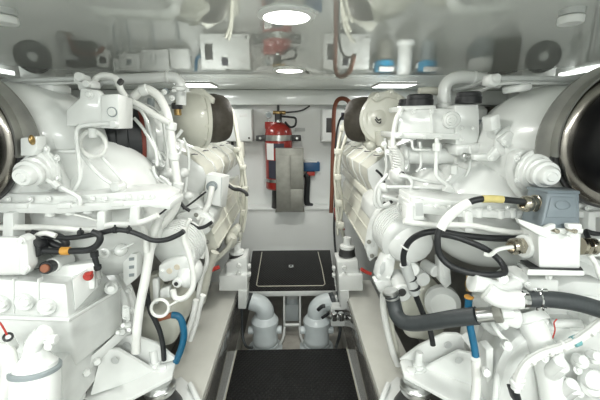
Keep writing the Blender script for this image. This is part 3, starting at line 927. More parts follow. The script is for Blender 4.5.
# turbocharger
def turbo(E, px, py, s, R, Y=1.75):
    c = W(px, py, Y)
    ax = Vector((s * .85, .52, 0)).normalized()
    o = part('turbocharger', 'cream', E, lambda bm: lathe(bm, c, ax, [(-.03 - R * .92 * math.cos(q * PI / 20), R * math.sin(q * PI / 20)) for q in range(0, 10)] + [(-.03, R), (-.02, R), (-.018, R * 1.06), (.0, R * 1.06), (.003, R * .9)], 48))
    part('heat_sleeve', 'brown', E, lambda bm: lathe(bm, c, ax, [(.0, R * .92), (.018, R * .92), (.02, R * .84), (.03, R * .88), (.06, R * .89), (.10, R * .84), (.118, R * .76), (.118, R * .5), (.11, R * .5), (.11, 0)], 40), label='dark brown wrapped sleeve')
    u = Vector((0, 0, 1)); v = ax.cross(u)
    for i in range(12):
        a = 2 * PI * (i + .5) / 12
        q = c + ax * -.02 + (u * math.cos(a) + v * math.sin(a)) * R * .985
        bolt(o, q, -ax, .007, .012, 'cream')
    return o, c, ax
tb, tc_, ta = turbo(E, 203, 118.5, 1, .136)
pl = part('top_bracket', 'cream', E, lambda bm: slab(bm, [(184, 90), (200, 87), (214, 98), (213, 104), (196, 97), (184, 96)], 1.66, .03, .004))
# dark oil cup on the turbo
o = part('sight_cup', 'dark', E, lambda bm: cyl(bm, W(177.5, 109, 1.52), W(177, 103, 1.52), 5 * PXM(1.52)))
part('cup_glass', 'brass', o, lambda bm: cyl(bm, W(178, 115.5, 1.52), W(177.5, 109, 1.52), 3.4 * PXM(1.52)))
# intake coupling
c = W(130, 137, 1.42); ax = Vector((.86, .50, -.02)).normalized(); k = PXM(1.42)
part('intake_boot', 'rubber', E, lambda bm: lathe(bm, c, ax, [(-.10, 24 * k), (-.09, 26 * k), (-.06, 27 * k), (-.055, 28.5 * k), (-.02, 28.5 * k), (-.015, 27 * k), (.03, 27 * k)], 40), label='black rubber boot')
part('boot_band', 'silicone', E, lambda bm: lathe(bm, c, ax, [(.03, 27.4 * k), (.033, 28 * k), (.043, 28 * k), (.046, 26 * k)], 40), label='rust red band')
part('intake_elbow', 'white2', E, lambda bm: lathe(bm, c, ax, [(.045, 25.5 * k), (.065, 27 * k), (.08, 27 * k), (.085, 24 * k), (.11, 23 * k), (.115, 25 * k), (.128, 24 * k), (.13, 14 * k)], 40))
# top pipes
pipe(E, 'coolant_pipe', [(104, 79.5), (125, 79.3), (150, 78), (168, 77), (176, 78.5), (180.5, 84), (181, 93), (181, 105)], 1.50, 5.2, seg=16)
part('pipe_flange', 'white2', E, lambda bm: (disc(bm, 180.5, 89, 8, 1.50, .02, (0, 0, 1)), disc(bm, 168, 77, 6.3, 1.5, .014, (1, 0, 0))))
for q in ((174, 91), (187, 91)):
    boltpx(E, q[0], q[1], 1.46, 2.2, (0, -.3, 1))
pipe(E, 'fuel_rail', [(-60, 83), (0, 81), (40, 79.8), (78, 78.5)], 1.18, 2.2, 'grey', smooth=False)
pipe(E, 'fuel_rail', [(-60, 88), (0, 85), (40, 83.3), (78, 82)], 1.2, 1.8, 'white', smooth=False)
part('rail_union', 'white2', E, lambda bm: (slab(bm, [(73, 73), (82, 74), (84, 82), (92, 80), (93, 88), (78, 90), (77, 84), (73, 83)], 1.15, .05, .005), disc(bm, 80, 77, 4.5, 1.145, .02), disc(bm, 87, 84, 3.5, 1.145, .02)))
pipe(E, 'hose', [(93, 87), (95, 80), (101, 76), (110, 76), (117, 80), (121, 90), (126, 97)], 1.20, 3.0, 'hose_white')
pipe(E, 'hose_core', [(97, 88), (102, 83), (110, 82), (116, 84)], 1.22, 2.0, 'grey')
part('cap_boss', 'white', E, lambda bm: (cyl(bm, W(54, 92, 1.25), W(54, 84, 1.25), 13 * PXM(1.25)), cyl(bm, W(54, 86, 1.25), W(54, 83, 1.25), 10 * PXM(1.25))))
# flywheel housing
part('flywheel_housing', 'white', E, lambda bm: (loft(bm, [(-42, 145, 70, 60, 1.075), (-5, 147, 78, 62, 1.14), (22, 150, 82, 64, 1.25), (46, 156, 74, 62, 1.4), (62, 160, 56, 50, 1.55)], 48, 2.3),
     ell(bm, 104, 207, 60, 70, 1.33, .22, 40)))
part('housing_flange', 'white2', E, lambda bm: (slab(bm, [(-70, 190), (0, 193), (60, 196), (150, 191), (167, 198), (167, 204), (150, 200), (60, 205), (0, 203), (-70, 201)], 1.06, .14, .004), slab(bm, [(-70, 201), (0, 203), (60, 205), (150, 200), (170, 203), (170, 210), (150, 207), (60, 214), (0, 213), (-70, 211)], 1.04, .14, .004)))
for (a, b) in ((14, 27), (56, 70), (110, 123)):
    y = 204.5 if a < 100 else 202.5
    part('flange_pad', 'white', E, lambda bm: slab(bm, [(a, y - 1), (b, y - 1.3), (b, y + 4), (a, y + 4.5)], 1.033, .02, .003))
for px, py in ((50, 214), (70, 212.5), (88, 211)):
    part('flange_stud', 'white', E, lambda bm: cyl(bm, W(px, py - 6, 1.06), W(px, py + 2, 1.06), 4.5 * PXM(1.06)))
for px in (8, 30, 48, 76, 92, 104, 128, 140, 152):
    boltpx(E, px, 199 - (px > 120) * 2, 1.05, 2.0)
for (a, b, c_, d_) in ((2, 13, 213, 240), (96, 104, 212, 232), (129, 137, 207, 224)):
    part('cable_bracket', 'white', E, lambda bm: (slab(bm, [(a + 1, c_), (b, c_), (b, d_ - 6), (b + 1, d_), (a, d_), (a, d_ - 6)], 1.02, .05, .003),))
pipe(E, 'cable_conduit', [(-60, 229), (10, 227.5), (50, 227.5), (80, 230), (97, 229), (110, 225), (125, 224), (142, 222), (158, 215)], 1.03, 3.0, 'hose_white')
pipe(E, 'cable_conduit', [(72, 214), (85, 217), (100, 221), (120, 223), (135, 222)], 1.06, 1.2, 'hose_white')
part('rib_casting', 'white2', E, lambda bm: (slab(bm, [(42, 137), (52, 136), (60, 165), (66, 192), (58, 193), (50, 170)], 1.105, .05, .008), slab(bm, [(62, 128), (78, 127), (78, 150), (62, 151)], 1.15, .06, .008), slab(bm, [(42, 150), (78, 150), (78, 153), (42, 153)], 1.10, .06, .004)))
# cover behind the cap
part('cover_plate', 'white2', E, lambda bm: (disc(bm, 42, 168, 22, 1.085, .03, (-.35, -1, -.1)), disc(bm, 40, 169, 19, 1.07, .03, (-.35, -1, -.1))))
for q in ((47, 149), (57, 158), (58, 178)):
    boltpx(E, q[0], q[1], 1.06, 2.4, (-.35, -1, 0))
fitting_cap(E, W(42, 168, 1.07), W(20, 178, 0.97), PXM(1.0))
drum(E, -52, 140, -1, 0)
tb2 = part('guard_tab', 'white', E, lambda bm: slab(bm, [(20, 138), (37, 136), (37, 150), (33, 156), (20, 156)], 1.03, .04, .004))
part('brass_plug', 'brass', tb2, lambda bm: ell(bm, 32, 140, 2.3, 5, 1.025, .012, 14), label='small oval brass plug')
# pipes on the housing
part('ring_hose', 'hose_white', E, lambda bm: torus(bm, W(93, 144, 1.12), (0, -1, .1), 12 * PXM(1.12), 2.0 * PXM(1.12), 32, 8))
pipe(E, 'oil_pipe', [(116, 124), (100, 124), (84, 125.5), (78, 128), (76.5, 136), (79, 160), (80, 178), (74, 190)], 1.09, 2.0, seg=8)
pipe(E, 'oil_pipe', [(81, 152), (90, 165), (103, 178), (117, 187)], 1.13, 2.0, seg=8)
pipe(E, 'oil_pipe', [(100, 155), (112, 168), (122, 180), (127, 190)], 1.14, 1.6, seg=8)
pipe(E, 'oil_pipe', [(47, 180), (56, 185), (68, 191), (79, 198), (80, 205)], 1.03, 2.2, seg=8)
part('pipe_union', 'white2', E, lambda bm: (cyl(bm, W(53, 182, 1.02), W(59, 187, 1.02), 3.6 * PXM(1.02), None, .1, 6), disc(bm, 118, 187, 6, 1.1, .03), disc(bm, 118, 187, 3.5, 1.08, .03), disc(bm, 114, 124, 3.6, 1.085, .02), disc(bm, 93, 133, 4, 1.12, .03, (0, 0, 1))))
# hoses between housing and valve covers
pipe(E, 'hose', [(133, 97), (145, 89), (157, 95), (164, 106), (169, 122), (172, 145), (175, 165), (178, 190), (176, 206), (168, 219), (158, 228), (140, 240)], 1.32, 4.2, 'hose_white', seg=14)
for q in ((144, 90, 1.32), (171, 126, 1.32), (174, 156, 1.32), (178, 186, 1.32)):
    part('hose_collar', 'white2', E, lambda bm: disc(bm, q[0], q[1], 5.4, q[2], .03, (.2, 0, 1) if q[1] > 100 else (1, 0, .3)))
pipe(E, 'hose', [(133, 102), (146, 109), (158, 117), (170, 123)], 1.30, 3.2, 'hose_white')
pipe(E, 'fuel_pipe', [(134, 107), (141, 111), (147, 122), (155, 145), (161, 160)], 1.34, 1.8, seg=8)
pipe(E, 'fuel_pipe', [(134, 118), (142, 127), (150, 140), (156, 152), (157, 166)], 1.33, 1.8, seg=8)
pipe(E, 'fuel_pipe', [(134, 103), (150, 106), (165, 118), (172, 128)], 1.36, 1.0, seg=8)
pipe(E, 'fuel_pipe', [(167, 138), (168, 155), (166, 172), (170, 186)], 1.38, 1.4, seg=8)
pipe(E, 'fuel_pipe', [(183, 138), (188, 150), (189, 165), (187, 178), (185, 192)], 1.5, 1.4, seg=8)
pipe(E, 'fuel_pipe', [(178, 140), (181, 143), (180, 152), (177, 160)], 1.45, 1.4, seg=8)
pipe(E, 'fuel_pipe', [(160, 176), (168, 182), (173, 194), (172, 206), (163, 213)], 1.30, 1.5, seg=8)
part('fuel_fitting', 'white2', E, lambda bm: (ell(bm, 168, 173, 5.5, 5.5, 1.40, .04, 16), ell(bm, 184, 173, 4.5, 5, 1.45, .04, 16), ell(bm, 188, 196, 5, 4, 1.5, .03, 14), slab(bm, [(150, 157), (160, 155), (165, 166), (158, 172), (150, 168)], 1.42, .06, .008), slab(bm, [(152, 120), (168, 126), (166, 138), (152, 136)], 1.5, .1, .01), slab(bm, [(143, 98), (152, 97), (153, 110), (144, 110)], 1.5, .1, .006)))
for q in ((154, 160), (162, 164), (157, 128), (163, 134), (172, 98), (164, 92)):
    boltpx(E, q[0], q[1], 1.40, 1.9, (.3, -1, .2))
# cream intermediate casting below the covers
part('front_cover', 'white2', E, lambda bm: slab(bm, [(150, 205), (178, 196), (197, 203), (215, 215), (208, 235), (190, 240), (165, 238), (150, 232)], 1.55, .25, .015))
part('flange_arm', 'white', E, lambda bm: (slab(bm, [(176, 215), (196, 209), (206, 214), (213, 223), (210, 232), (203, 236), (190, 226), (178, 222)], 1.50, .05, .006),))
for q in ((207, 242), (211, 226), (196, 215)):
    boltpx(E, q[0], q[1], 1.49, 1.5, m='steel_dull')
# ribbed cooler drum
c = W(171, 253, 1.34); k = PXM(1.34, 253)
pro = [(0, 0), (0, 20 * k), (.010, 23 * k)]
t_ = .015
while t_ < .105:
    pro += [(t_, 25 * k), (t_ + .007, 25 * k), (t_ + .008, 23.2 * k), (t_ + .012, 23.2 * k)]
    t_ += .013
pro += [(.13, 22 * k), (.16, 16 * k), (.16, 0)]
part('ribbed_cooler', 'white', E, lambda bm: lathe(bm, c, (.30, 1, .25), pro, 44))
pl = part('cover_plate', 'white2', E, lambda bm: slab(bm, [(158, 266), (170, 260), (184, 256), (194, 260), (193, 272), (180, 279), (164, 283), (158, 277)], 1.30, .06, .010))
for q in ((169.5, 271), (177, 267)):
    part('plug', 'tag_beige', pl, lambda bm: disc(bm, q[0], q[1], 2.9, 1.30, .008), label='beige round plug')
for q in ((162, 271), (188, 262), (180, 274)):
    boltpx(pl, q[0], q[1], 1.30, 1.8)
nz = part('drain_nozzle', 'white', E, lambda bm: (ell(bm, 190, 272, 12, 14, 1.36, .09, 20), cyl(bm, W(184, 276, 1.34), W(176.5, 283.5, 1.27), 5 * PXM(1.3))))
part('bore', 'dark', nz, lambda bm: cyl(bm, W(176.3, 283.7, 1.267), W(175.7, 284.3, 1.262), 2.2 * PXM(1.27)))
part('lower_casing', 'cream', E, lambda bm: (slab(bm, [(136, 316), (150, 310), (168, 314), (178, 328), (174, 346), (150, 352), (134, 344)], 1.40, .35, .03, seg=4), slab(bm, [(148, 276), (157, 274), (160, 290), (168, 290), (170, 300), (150, 302)], 1.40, .06, .006)))
part('rail_link', 'white2', E, lambda bm: (slab(bm, [(152, 280), (158, 279), (158, 304), (153, 304)], 1.30, .03, .005), slab(bm, [(160, 290), (169, 287), (170, 298), (160, 298)], 1.30, .03, .004)))
pipe(E, 'white_hose', [(184, 228), (184, 240), (189, 255), (193, 272), (193, 286), (188, 295), (181, 299), (175, 297), (173, 290)], 1.22, 3.0, 'hose_white')
pipe(E, 'white_hose', [(203, 217), (200, 228), (205, 247), (207, 262), (202, 275), (199, 290), (196, 312), (190, 330)], 1.5, 2.4, 'hose_white')
pipe(E, 'white_hose', [(196, 300), (194, 312), (190, 325), (184, 342)], 1.42, 3.0, 'hose_white')
pipe(E, 'white_hose', [(203, 295), (199, 308), (196, 322), (190, 340)], 1.45, 3.0, 'hose_white')
pipe(E, 'lower_pipe', [(215, 252), (209, 268), (205, 285), (201, 302)], 1.75, 4.5, 'cream')
pipe(E, 'lower_pipe', [(206, 270), (218, 258), (228, 248), (233, 238)], 1.9, 2.2, 'cream')
# inboard wire bundle
for i, Q in enumerate(([(231, 108), (235, 120), (238, 140), (243, 165), (246, 190), (244, 215), (240, 240), (232, 258)],
                       [(228, 108), (233, 118), (237, 138), (240, 160), (243, 192), (241, 218), (236, 238), (222, 252), (213, 258)],
                       [(234, 150), (239, 162), (242, 170), (241, 182), (238, 196), (242, 212), (238, 232), (228, 250)],
                       [(226, 180), (232, 186), (240, 188), (246, 196), (246, 214), (243, 232)])):
    pipe(E, 'wire_bundle', Q, 2.35 - .05 * i, 1.7 - .15 * i, 'cream', seg=8)
for q in ((243, 168), (245, 190), (244, 214), (239, 235), (237, 150)):
    part('wire_clip', 'cream', E, lambda bm: slab(bm, [(q[0] - 3.5, q[1] - 2.5), (q[0] + 2.5, q[1] - 2.5), (q[0] + 2.5, q[1] + 2.5), (q[0] - 3.5, q[1] + 2.5)], 2.20, .06, .006))
part('side_pump', 'cream', E, lambda bm: (slab(bm, [(224, 236), (236, 226), (240, 232), (232, 246), (224, 246)], 2.1, .1, .012), ell(bm, 231, 240, 6, 8, 2.1, .06, 16), slab(bm, [(236, 140), (243, 143), (244, 158), (240, 160)], 2.6, .1, .01)))
pipe(E, 'black_lead', [(228, 185), (234, 189), (241, 190), (246, 193), (247, 196)], 2.1, 1.8, 'rubber')
pipe(E, 'black_lead', [(183, 209), (193, 202), (203, 194), (206, 192)], 1.45, .9, 'rubber')
pipe(E, 'black_lead', [(160, 187), (166, 192), (171, 200), (168, 207), (160, 214), (150, 220)], 1.27, .9, 'rubber')
pipe(E, 'black_lead', [(182, 226), (190, 224), (198, 228), (206, 226), (212, 222)], 1.40, 1.8, 'rubber')
pipe(E, 'black_lead', [(180, 202), (184, 207), (190, 211)], 1.42, 1.8, 'rubber')
pipe(E, 'hose', [(190, 219), (186, 228), (186, 240), (190, 250)], 1.30, 2.2, 'hose_white')
pipe(E, 'hose', [(196, 226), (202, 234), (204, 246), (202, 258)], 1.42, 2.2, 'hose_white')
pipe(E, 'fuel_pipe', [(153, 166), (156, 176), (164, 182), (172, 184)], 1.31, 1.5, seg=8)
pipe(E, 'fuel_pipe', [(150, 150), (160, 152), (166, 158), (168, 168)], 1.40, 1.6, seg=8)
pipe(E, 'fuel_pipe', [(182, 130), (176, 138), (170, 141), (160, 142)], 1.45, 1.8, seg=8)
part('grey_valve', 'grey_mid', E, lambda bm: (slab(bm, [(147, 98), (152, 98), (152, 108), (147, 108)], 1.47, .03, .003), disc(bm, 166, 91, 3.0, 1.46, .02)))
part('hose_clip', 'dark', E, lambda bm: disc(bm, 120.5, 82, 3.4, 1.19, .012, (.7, 0, -.6)))
part('pipe_bracket', 'white', E, lambda bm: (slab(bm, [(150, 126), (160, 122), (165, 128), (158, 134), (150, 134)], 1.42, .02, .003),))
o = pipe(E, 'red_handle', [(206, 273), (212, 270), (219, 267)], 1.75, 2.0, 'red_plastic', label='red lever end')

# junction box on the valve covers
t = thing('junction_box', 'small white junction box with a grey gland on the left valve covers', 'electrical box', W(214, 206, 1.62))
part('case', 'box', t, lambda bm: hexa(bm, [W(206.5, 174, 1.60), W(222.5, 177, 1.60), W(221, 207, 1.60), W(203.5, 203, 1.60)], [W(212, 171.5, 1.76), W(230, 175, 1.76), W(226, 207, 1.76), W(210, 203, 1.76)], .004))
part('lid_seam', 'grey', t, lambda bm: slab(bm, [(221.2, 177.5), (222.2, 177.6), (220.6, 207), (219.8, 206.8)], 1.597, .01, 0))
part('gland', 'grey_mid', t, lambda bm: (disc(bm, 212, 186.5, 5.2, 1.59, .03), disc(bm, 212, 187, 3.6, 1.57, .03)))
o = pipe(None, 'conduit', [(212, 187, 1.56), (210.5, 195, 1.54), (208, 205, 1.53), (203, 213, 1.52), (196, 219, 1.50)], 1.55, 3.0, 'hose_white')
tag(o, 'white conduit dropping out of the small junction box gland', 'conduit')

# square control box on the left housing
t = thing('control_box', 'white square control box with a round button above the left flywheel housing', 'electrical box', W(100, 128, 1.2))
part('side_plate', 'white', t, lambda bm: slab(bm, [(66, 111), (79, 98.5), (80, 88), (97, 90), (101, 95), (101, 128), (82, 127), (78, 124), (75, 126), (66, 126)], 1.115, .03, .004))
part('case', 'box', t, lambda bm: hexa(bm, [W(100.5, 95, 1.10), W(118.5, 93.5, 1.10), W(119, 129, 1.10), (W(100.5, 128, 1.10))], [W(103, 96, 1.28), W(133, 98.5, 1.28), W(133, 128.5, 1.28), W(103, 127, 1.28)], .005))
b = part('button', 'white', t, lambda bm: disc(bm, 112, 112, 4.0, 1.095, .012))
part('button_ring', 'grey_mid', b, lambda bm: torus(bm, W(112, 112, 1.094), (0, -1, 0), 4.3 * PXM(1.1), .45 * PXM(1.1), 28, 6))
boltpx(t, 89, 94.5, 1.11, 3.0)
boltpx(t, 114, 124, 1.095, 2.6)

# long white drain conduit down to the bilge
o = pipe(None, 'drain_conduit', [(160, 218, 1.18), (154, 232, 1.16), (150, 250, 1.15), (145, 280, 1.14), (140, 305, 1.13), (137, 330, 1.12), (136, 352, 1.12)], 1.15, 4.4, 'hose_white', seg=14)
tag(o, 'long pale conduit running down beside the left gearbox bell', 'conduit')
o = pipe(None, 'branch_conduit', [(128, 221, 1.08), (137, 222, 1.08), (143, 228, 1.1), (146, 240, 1.12), (146.5, 252, 1.12)], 1.1, 3.0, 'hose_white')
tag(o, 'short white conduit bending down from the bracket rail at left', 'conduit')
# clamp ring
t = thing('hose_clamp', 'white ring clamp with a strap end hanging low at left of the stringer', 'clamp', W(160, 308, 1.2))
part('ring', 'hose_white', t, lambda bm: torus(bm, W(160, 308, 1.20), (.1, -1, .25), 9 * PXM(1.2), 1.7 * PXM(1.2), 30, 8))
part('strap_end', 'hose_white', t, lambda bm: T(bm, [(169, 306), (174, 303), (178, 301)], 1.2, 1.1))
# black and blue hoses at the left, low
o = pipe(None, 'black_hose', [(147, 294), (150, 310), (155, 320), (160, 332), (163, 346), (164, 360)], 1.25, 2.6, 'rubber')
tag(o, 'black hose dropping past the white ring clamp at left', 'hose')
o = pipe(None, 'blue_hose', [(172, 315), (178, 316), (182, 322), (184, 335), (181, 349), (176, 362)], 1.28, 3.4, 'blue')
tag(o, 'blue hose with a copper end, low beside the left stringer', 'hose')
part('copper_end', 'copper', o, lambda bm: T(bm, [(158, 319), (164, 317), (172, 315)], 1.28, 3.0), label='copper pipe end')

# black harness, left
o = pipe(None, 'black_cable', [(32, 232), (48, 236), (65, 238), (85, 236), (100, 233), (115, 230), (128, 231), (140, 235), (152, 240), (165, 240), (178, 235), (184, 231)], 1.00, 2.6, 'rubber')
tag(o, 'long black cable sagging across the left engine from bracket to ribbed cooler', 'cable')
for q in ((80.5, 231), (115, 228), (129, 228.5)):
    part('cable_tie', 'rubber', o, lambda bm: (disc(bm, q[0], q[1] + 2, 3.4, 1.0, .012, (1, 0, 0)), cyl(bm, W(q[0], q[1] - 3, .99), W(q[0], q[1] + 2, .99), 1.0 * PXM(1))))
o = pipe(None, 'black_cable', [(36, 250), (48, 251), (60, 251.5), (75, 251), (88, 250), (96, 246), (100, 240), (99, 235), (92, 232)], .97, 3.2, 'rubber')
tag(o, 'black cable loop with an orange tag plugged into the left gearbox housing', 'cable')
part('orange_tag', 'orange_tag', o, lambda bm: (disc(bm, 65.5, 251, 4.0, .97, .026, (1, 0, 0))), label='orange marker tag')
t = thing('cable_plug', 'black plug with a grey base on the left gearbox top box', 'plug', W(34, 256, .96))
part('base', 'grey_mid', t, lambda bm: slab(bm, [(21, 244), (27, 243), (28, 257), (22, 258)], .97, .03, .003))
part('body', 'rubber', t, lambda bm: (slab(bm, [(27, 243), (37, 242), (40, 246), (40, 256), (36, 258), (27, 258)], .955, .04, .005), slab(bm, [(28, 238), (33, 240), (40, 248), (36, 250)], .95, .03, .004)))
o = pipe(None, 'black_cable', [(40, 245), (48, 242), (55, 245), (62, 247), (66, 243), (60, 237), (50, 235)], 1.01, 3.6, 'rubber')
tag(o, 'crumpled thick black cable bundle above the orange tag at left', 'cable')
o = pipe(None, 'white_hose', [(34, 240), (38, 235), (46, 233), (56, 236)], .99, 2.6, 'hose_white')
tag(o, 'short white hose arching over the black plug at left', 'hose')

# ------------------------------------------------------------------ LEFT GEARBOX
G = thing('gearbox', 'white cast gearbox with a red plug and round bosses, lower left', 'gearbox', W(40, 380, 1.0), 'twin gearboxes')
yg = .95
part('main_case', 'white2', G, lambda bm: hexa(bm, [W(-90, 272, yg), W(66, 284, yg), W(69, 319, yg), W(-90, 312, yg)], [W(-80, 250, 1.25), W(95, 261, 1.22), W(117, 288, 1.22), W(-80, 290, 1.25)], .008))
part('upper_case', 'white', G, lambda bm: (hexa(bm, [W(72, 280, .97), W(96, 262, 1.05), W(98, 287, 1.05), W(75, 312, .97)], [W(72, 266, 1.2), W(100, 256, 1.25), W(104, 280, 1.25), W(75, 300, 1.2)], .005),
                                          hexa(bm, [W(40, 268, 1.02), W(95, 262, 1.02), W(95, 290, 1.02), W(40, 290, 1.02)], [W(50, 258, 1.25), W(100, 256, 1.25), W(100, 280, 1.25), W(50, 280, 1.25)], .008)))
part('lower_case', 'white2', G, lambda bm: (hexa(bm, [W(-90, 312, yg - .015), W(70, 319, yg - .015), W(76, 366, yg + .04), W(-90, 440, yg - .015)], [W(-80, 300, 1.3), W(121, 288, 1.20), W(123, 328, 1.20), W(-80, 400, 1.3)], .008),
                                            slab(bm, [(-90, 360), (62, 362), (66, 420), (-90, 440)], .93, .25, .010)))
part('case_ridge', 'white', G, lambda bm: tube(bm, [W(-80, 314, yg - .016), W(69, 320, yg - .016), W(120, 289, 1.19)], .007, 8, False, False))
for q in ((26, 301, 9), (48, 305.5, 9), (2, 303, 9)):
    b = part('boss', 'white', G, lambda bm: (disc(bm, q[0], q[1], q[2], yg, .030), disc(bm, q[0], q[1], q[2] * .62, yg - .012, .016)))
    part('plug', 'white2', b, lambda bm: (disc(bm, q[0] + 1, q[1] + 1, q[2] * .40, yg - .022, .012, (0, -1, 0), .1, 6)))
for px in (12, 37):
    part('case_seam', 'white', G, lambda bm: slab(bm, [(px, 279), (px + 1.4, 279), (px + 1.6, 314), (px + .2, 314)], yg - .006, .02, .001))
# top box
tbx = part('top_box', 'white', G, lambda bm: (hexa(bm, [W(-60, 236, .93), W(19, 237, .93), W(25, 275, .93), W(-60, 278, .93)], [W(-50, 230, 1.1), W(25, 236, 1.08), W(30, 270, 1.08), W(-50, 268, 1.1)], .010)))
part('cover_flange', 'white', G, lambda bm: slab(bm, [(18, 236), (26, 240), (29, 268), (24, 276), (18, 274)], .925, .04, .005))
for q in ((21, 241), (26, 268)):
    boltpx(G, q[0], q[1], .92, 2.6, (.3, -1, 0))
sp = part('sensor_stub', 'white', G, lambda bm: cyl(bm, W(68, 259, 1.10), W(51, 266, 1.0), 7.5 * PXM(1.03)))
part('sensor_collar', 'rubber', sp, lambda bm: cyl(bm, W(52, 265.6, 1.005), W(45.5, 268, .965), 6.6 * PXM(.98)))
part('sensor_tip', 'copper', sp, lambda bm: cyl(bm, W(46, 268, .965), W(44, 268.6, .955), 4.2 * PXM(.98)))
part('sensor_lead', 'rubber', sp, lambda bm: T(bm, [(42, 267), (36, 269), (30, 268.5)], .96, .5))
rp = part('red_plug', 'red_plastic', G, lambda bm: (disc(bm, 88.3, 276, 4.5, 1.0, .012, (.5, -1, .1)), disc(bm, 87.5, 276.4, 3.2, .985, .02, (.5, -1, .1)), slab(bm, [(84.5, 273.5), (91, 272), (91.5, 275), (85, 277)], .97, .012, .002)), label='red plastic plug')
part('breather', 'rubber', G, lambda bm: (T(bm, [(94, 253), (96, 262), (98, 270)], 1.03, 2.8), disc(bm, 94.5, 254, 3.8, 1.03, .02, (0, 0, 1)), disc(bm, 97.5, 267, 3.6, 1.03, .015, (0, 0, 1))), label='black corrugated breather')
part('breather_base', 'steel', G, lambda bm: cyl(bm, W(98, 270, 1.03), W(99.5, 278, 1.03), 2.8 * PXM(1.03)))
# bell plate behind
part('bell_plate', 'white2', G, lambda bm: (disc(bm, 62, 308, 72, 1.29, .05, (0, -1, 0), .04, 64), disc(bm, 62, 308, 66, 1.25, .05, (0, -1, 0), .06, 64)))
for i in range(7):
    a = math.radians(-36 + i * 17)
    boltpx(G, 62 + 69 * math.cos(a), 308 - 69 * math.sin(a), 1.262, 2.5)
part('slotted_plate', 'white', G, lambda bm: slab(bm, [(122, 257), (127, 253), (137, 254), (137, 278), (128, 286), (123, 282)], 1.20, .05, .004))
for y in (258, 266, 274):
    part('slot', 'grey_mid', G, lambda bm: slab(bm, [(129, y), (134, y - .6), (134, y + 2.4), (129, y + 3)], 1.198, .01, 0))
part('lifting_eye', 'white', G, lambda bm: (torus(bm, W(104, 253, 1.1), (.2, -1, 0), 4 * PXM(1.1), 2 * PXM(1.1), 18, 8), disc(bm, 111.5, 287.5, 6, 1.13, .03, (.4, -1, 0)), disc(bm, 111, 287.8, 3.5, 1.11, .03, (.4, -1, 0)), slab(bm, [(108, 250), (122, 247), (124, 254), (112, 256)], 1.15, .04, .008), ell(bm, 121, 250, 6, 6, 1.15, .03, 16)))
pipe(G, 'grease_pipe', [(118, 250), (128, 246), (134, 243)], 1.13, 1.2, 'white')
part('bleed_spring', 'white2', G, lambda bm: tube(bm, [W(126 + 3 * math.cos(k * .8), 307 + k * .35 + 3 * math.sin(k * .8), 1.16) for k in range(34)], .004, 6))
for q in ((129, 329), (123, 325), (118, 332)):
    part('bolt', 'white', G, lambda bm: (hexnut(bm, W(q[0], q[1], 1.12), (.45, -1, .3), 2.6 * PXM(1.1), .014)))

# spin-on filter
Yf = .82
k = PXM(Yf, 375)
c1 = W(35.5, 367, Yf); c0 = c1 - Vector((0, .23, .97)) * .15
t = thing('oil_filter', 'white spin-on filter canister with a dark teal rim, bottom left', 'filter', c0)
ax = (c1 - c0).normalized(); L = (c1 - c0).length
part('canister', 'box', t, lambda bm: lathe(bm, c0, ax, [(0, 19 * k), (.01, 20.5 * k), (L - .012, 20.5 * k), (L - .008, 20 * k)], 40))
part('rim', 'grey_mid', t, lambda bm: lathe(bm, c0, ax, [(L - .012, 20.6 * k), (L - .010, 21.6 * k), (L - .001, 21.6 * k), (L + .002, 20.6 * k), (L + .002, 18 * k)], 40))
part('neck', 'white', t, lambda bm: lathe(bm, c1, ax, [(.0, 18.5 * k), (.012, 18.5 * k), (.02, 15 * k), (.035, 11 * k), (.055, 9.5 * k), (.075, 9 * k), (.08, 6 * k), (.08, 0)], 32))
part('head', 'white', t, lambda bm: (T(bm, [(33, 347), (37, 339), (45, 332)], Yf, 8, 18), slab(bm, [(26, 340), (34, 338), (36, 350), (28, 352)], Yf - .02, .06, .006), disc(bm, 51, 339, 4.5, Yf, .03, (1, 0, 0)), disc(bm, 50, 345, 4, Yf, .02)))
pr = part('printed_rows', 'teal', t, lambda bm: None or wbox(bm, 0, .001, 0, .001, 0, .001, 0)) if False else None
def print_band(bm):
    u = ax.orthogonal().normalized(); v = ax.cross(u)
    # two narrow bands of small print modelled as one thin curved strip
    for (h0, h1) in ((L * .50, L * .515),):
        ring0, ring1 = [], []
        for i in range(15):
            a = -2.2 + i * .09
            d = Vector((math.sin(a + 2.0), -math.cos(a + 2.0), 0))
            d = (d - ax * d.dot(ax)).normalized()
            ring0.append(bm.verts.new(c0 + ax * h0 + d * 20.7 * k)); ring1.append(bm.verts.new(c0 + ax * h1 + d * 20.7 * k))
        for i in range(14):
            bm.faces.new([ring0[i], ring0[i + 1], ring1[i + 1], ring1[i]])
part('print_line', 'grey', t, print_band)
# red wired sensor at the far left
t = thing('pressure_sensor', 'white sensor stub with a black rim and a red wire at the left edge', 'sensor', W(10, 345, .80))
part('stub', 'white', t, lambda bm: cyl(bm, W(14, 347, .84), W(8, 337, .78), 4.6 * PXM(.8)))
part('rim', 'rubber', t, lambda bm: lathe(bm, W(8.2, 337.4, .782), W(7, 335, .77) - W(8.2, 337.4, .782), [(0, 4.8 * PXM(.8)), (.006, 4.8 * PXM(.8)), (.008, 3 * PXM(.8)), (.003, 2.5 * PXM(.8)), (.003, 0)], 20))
part('wire', 'red_plastic', t, lambda bm: T(bm, [(7, 335), (4, 329), (0, 323), (-6, 318)], .775, .9))
o = part('white_hose', 'hose_white', None, lambda bm: (T(bm, [(-8, 352), (3, 350), (9, 358), (10, 375), (6, 390), (2, 408)], .80, 7)))
tag(o, 'fat white hose at the bottom left corner beside the filter', 'hose')

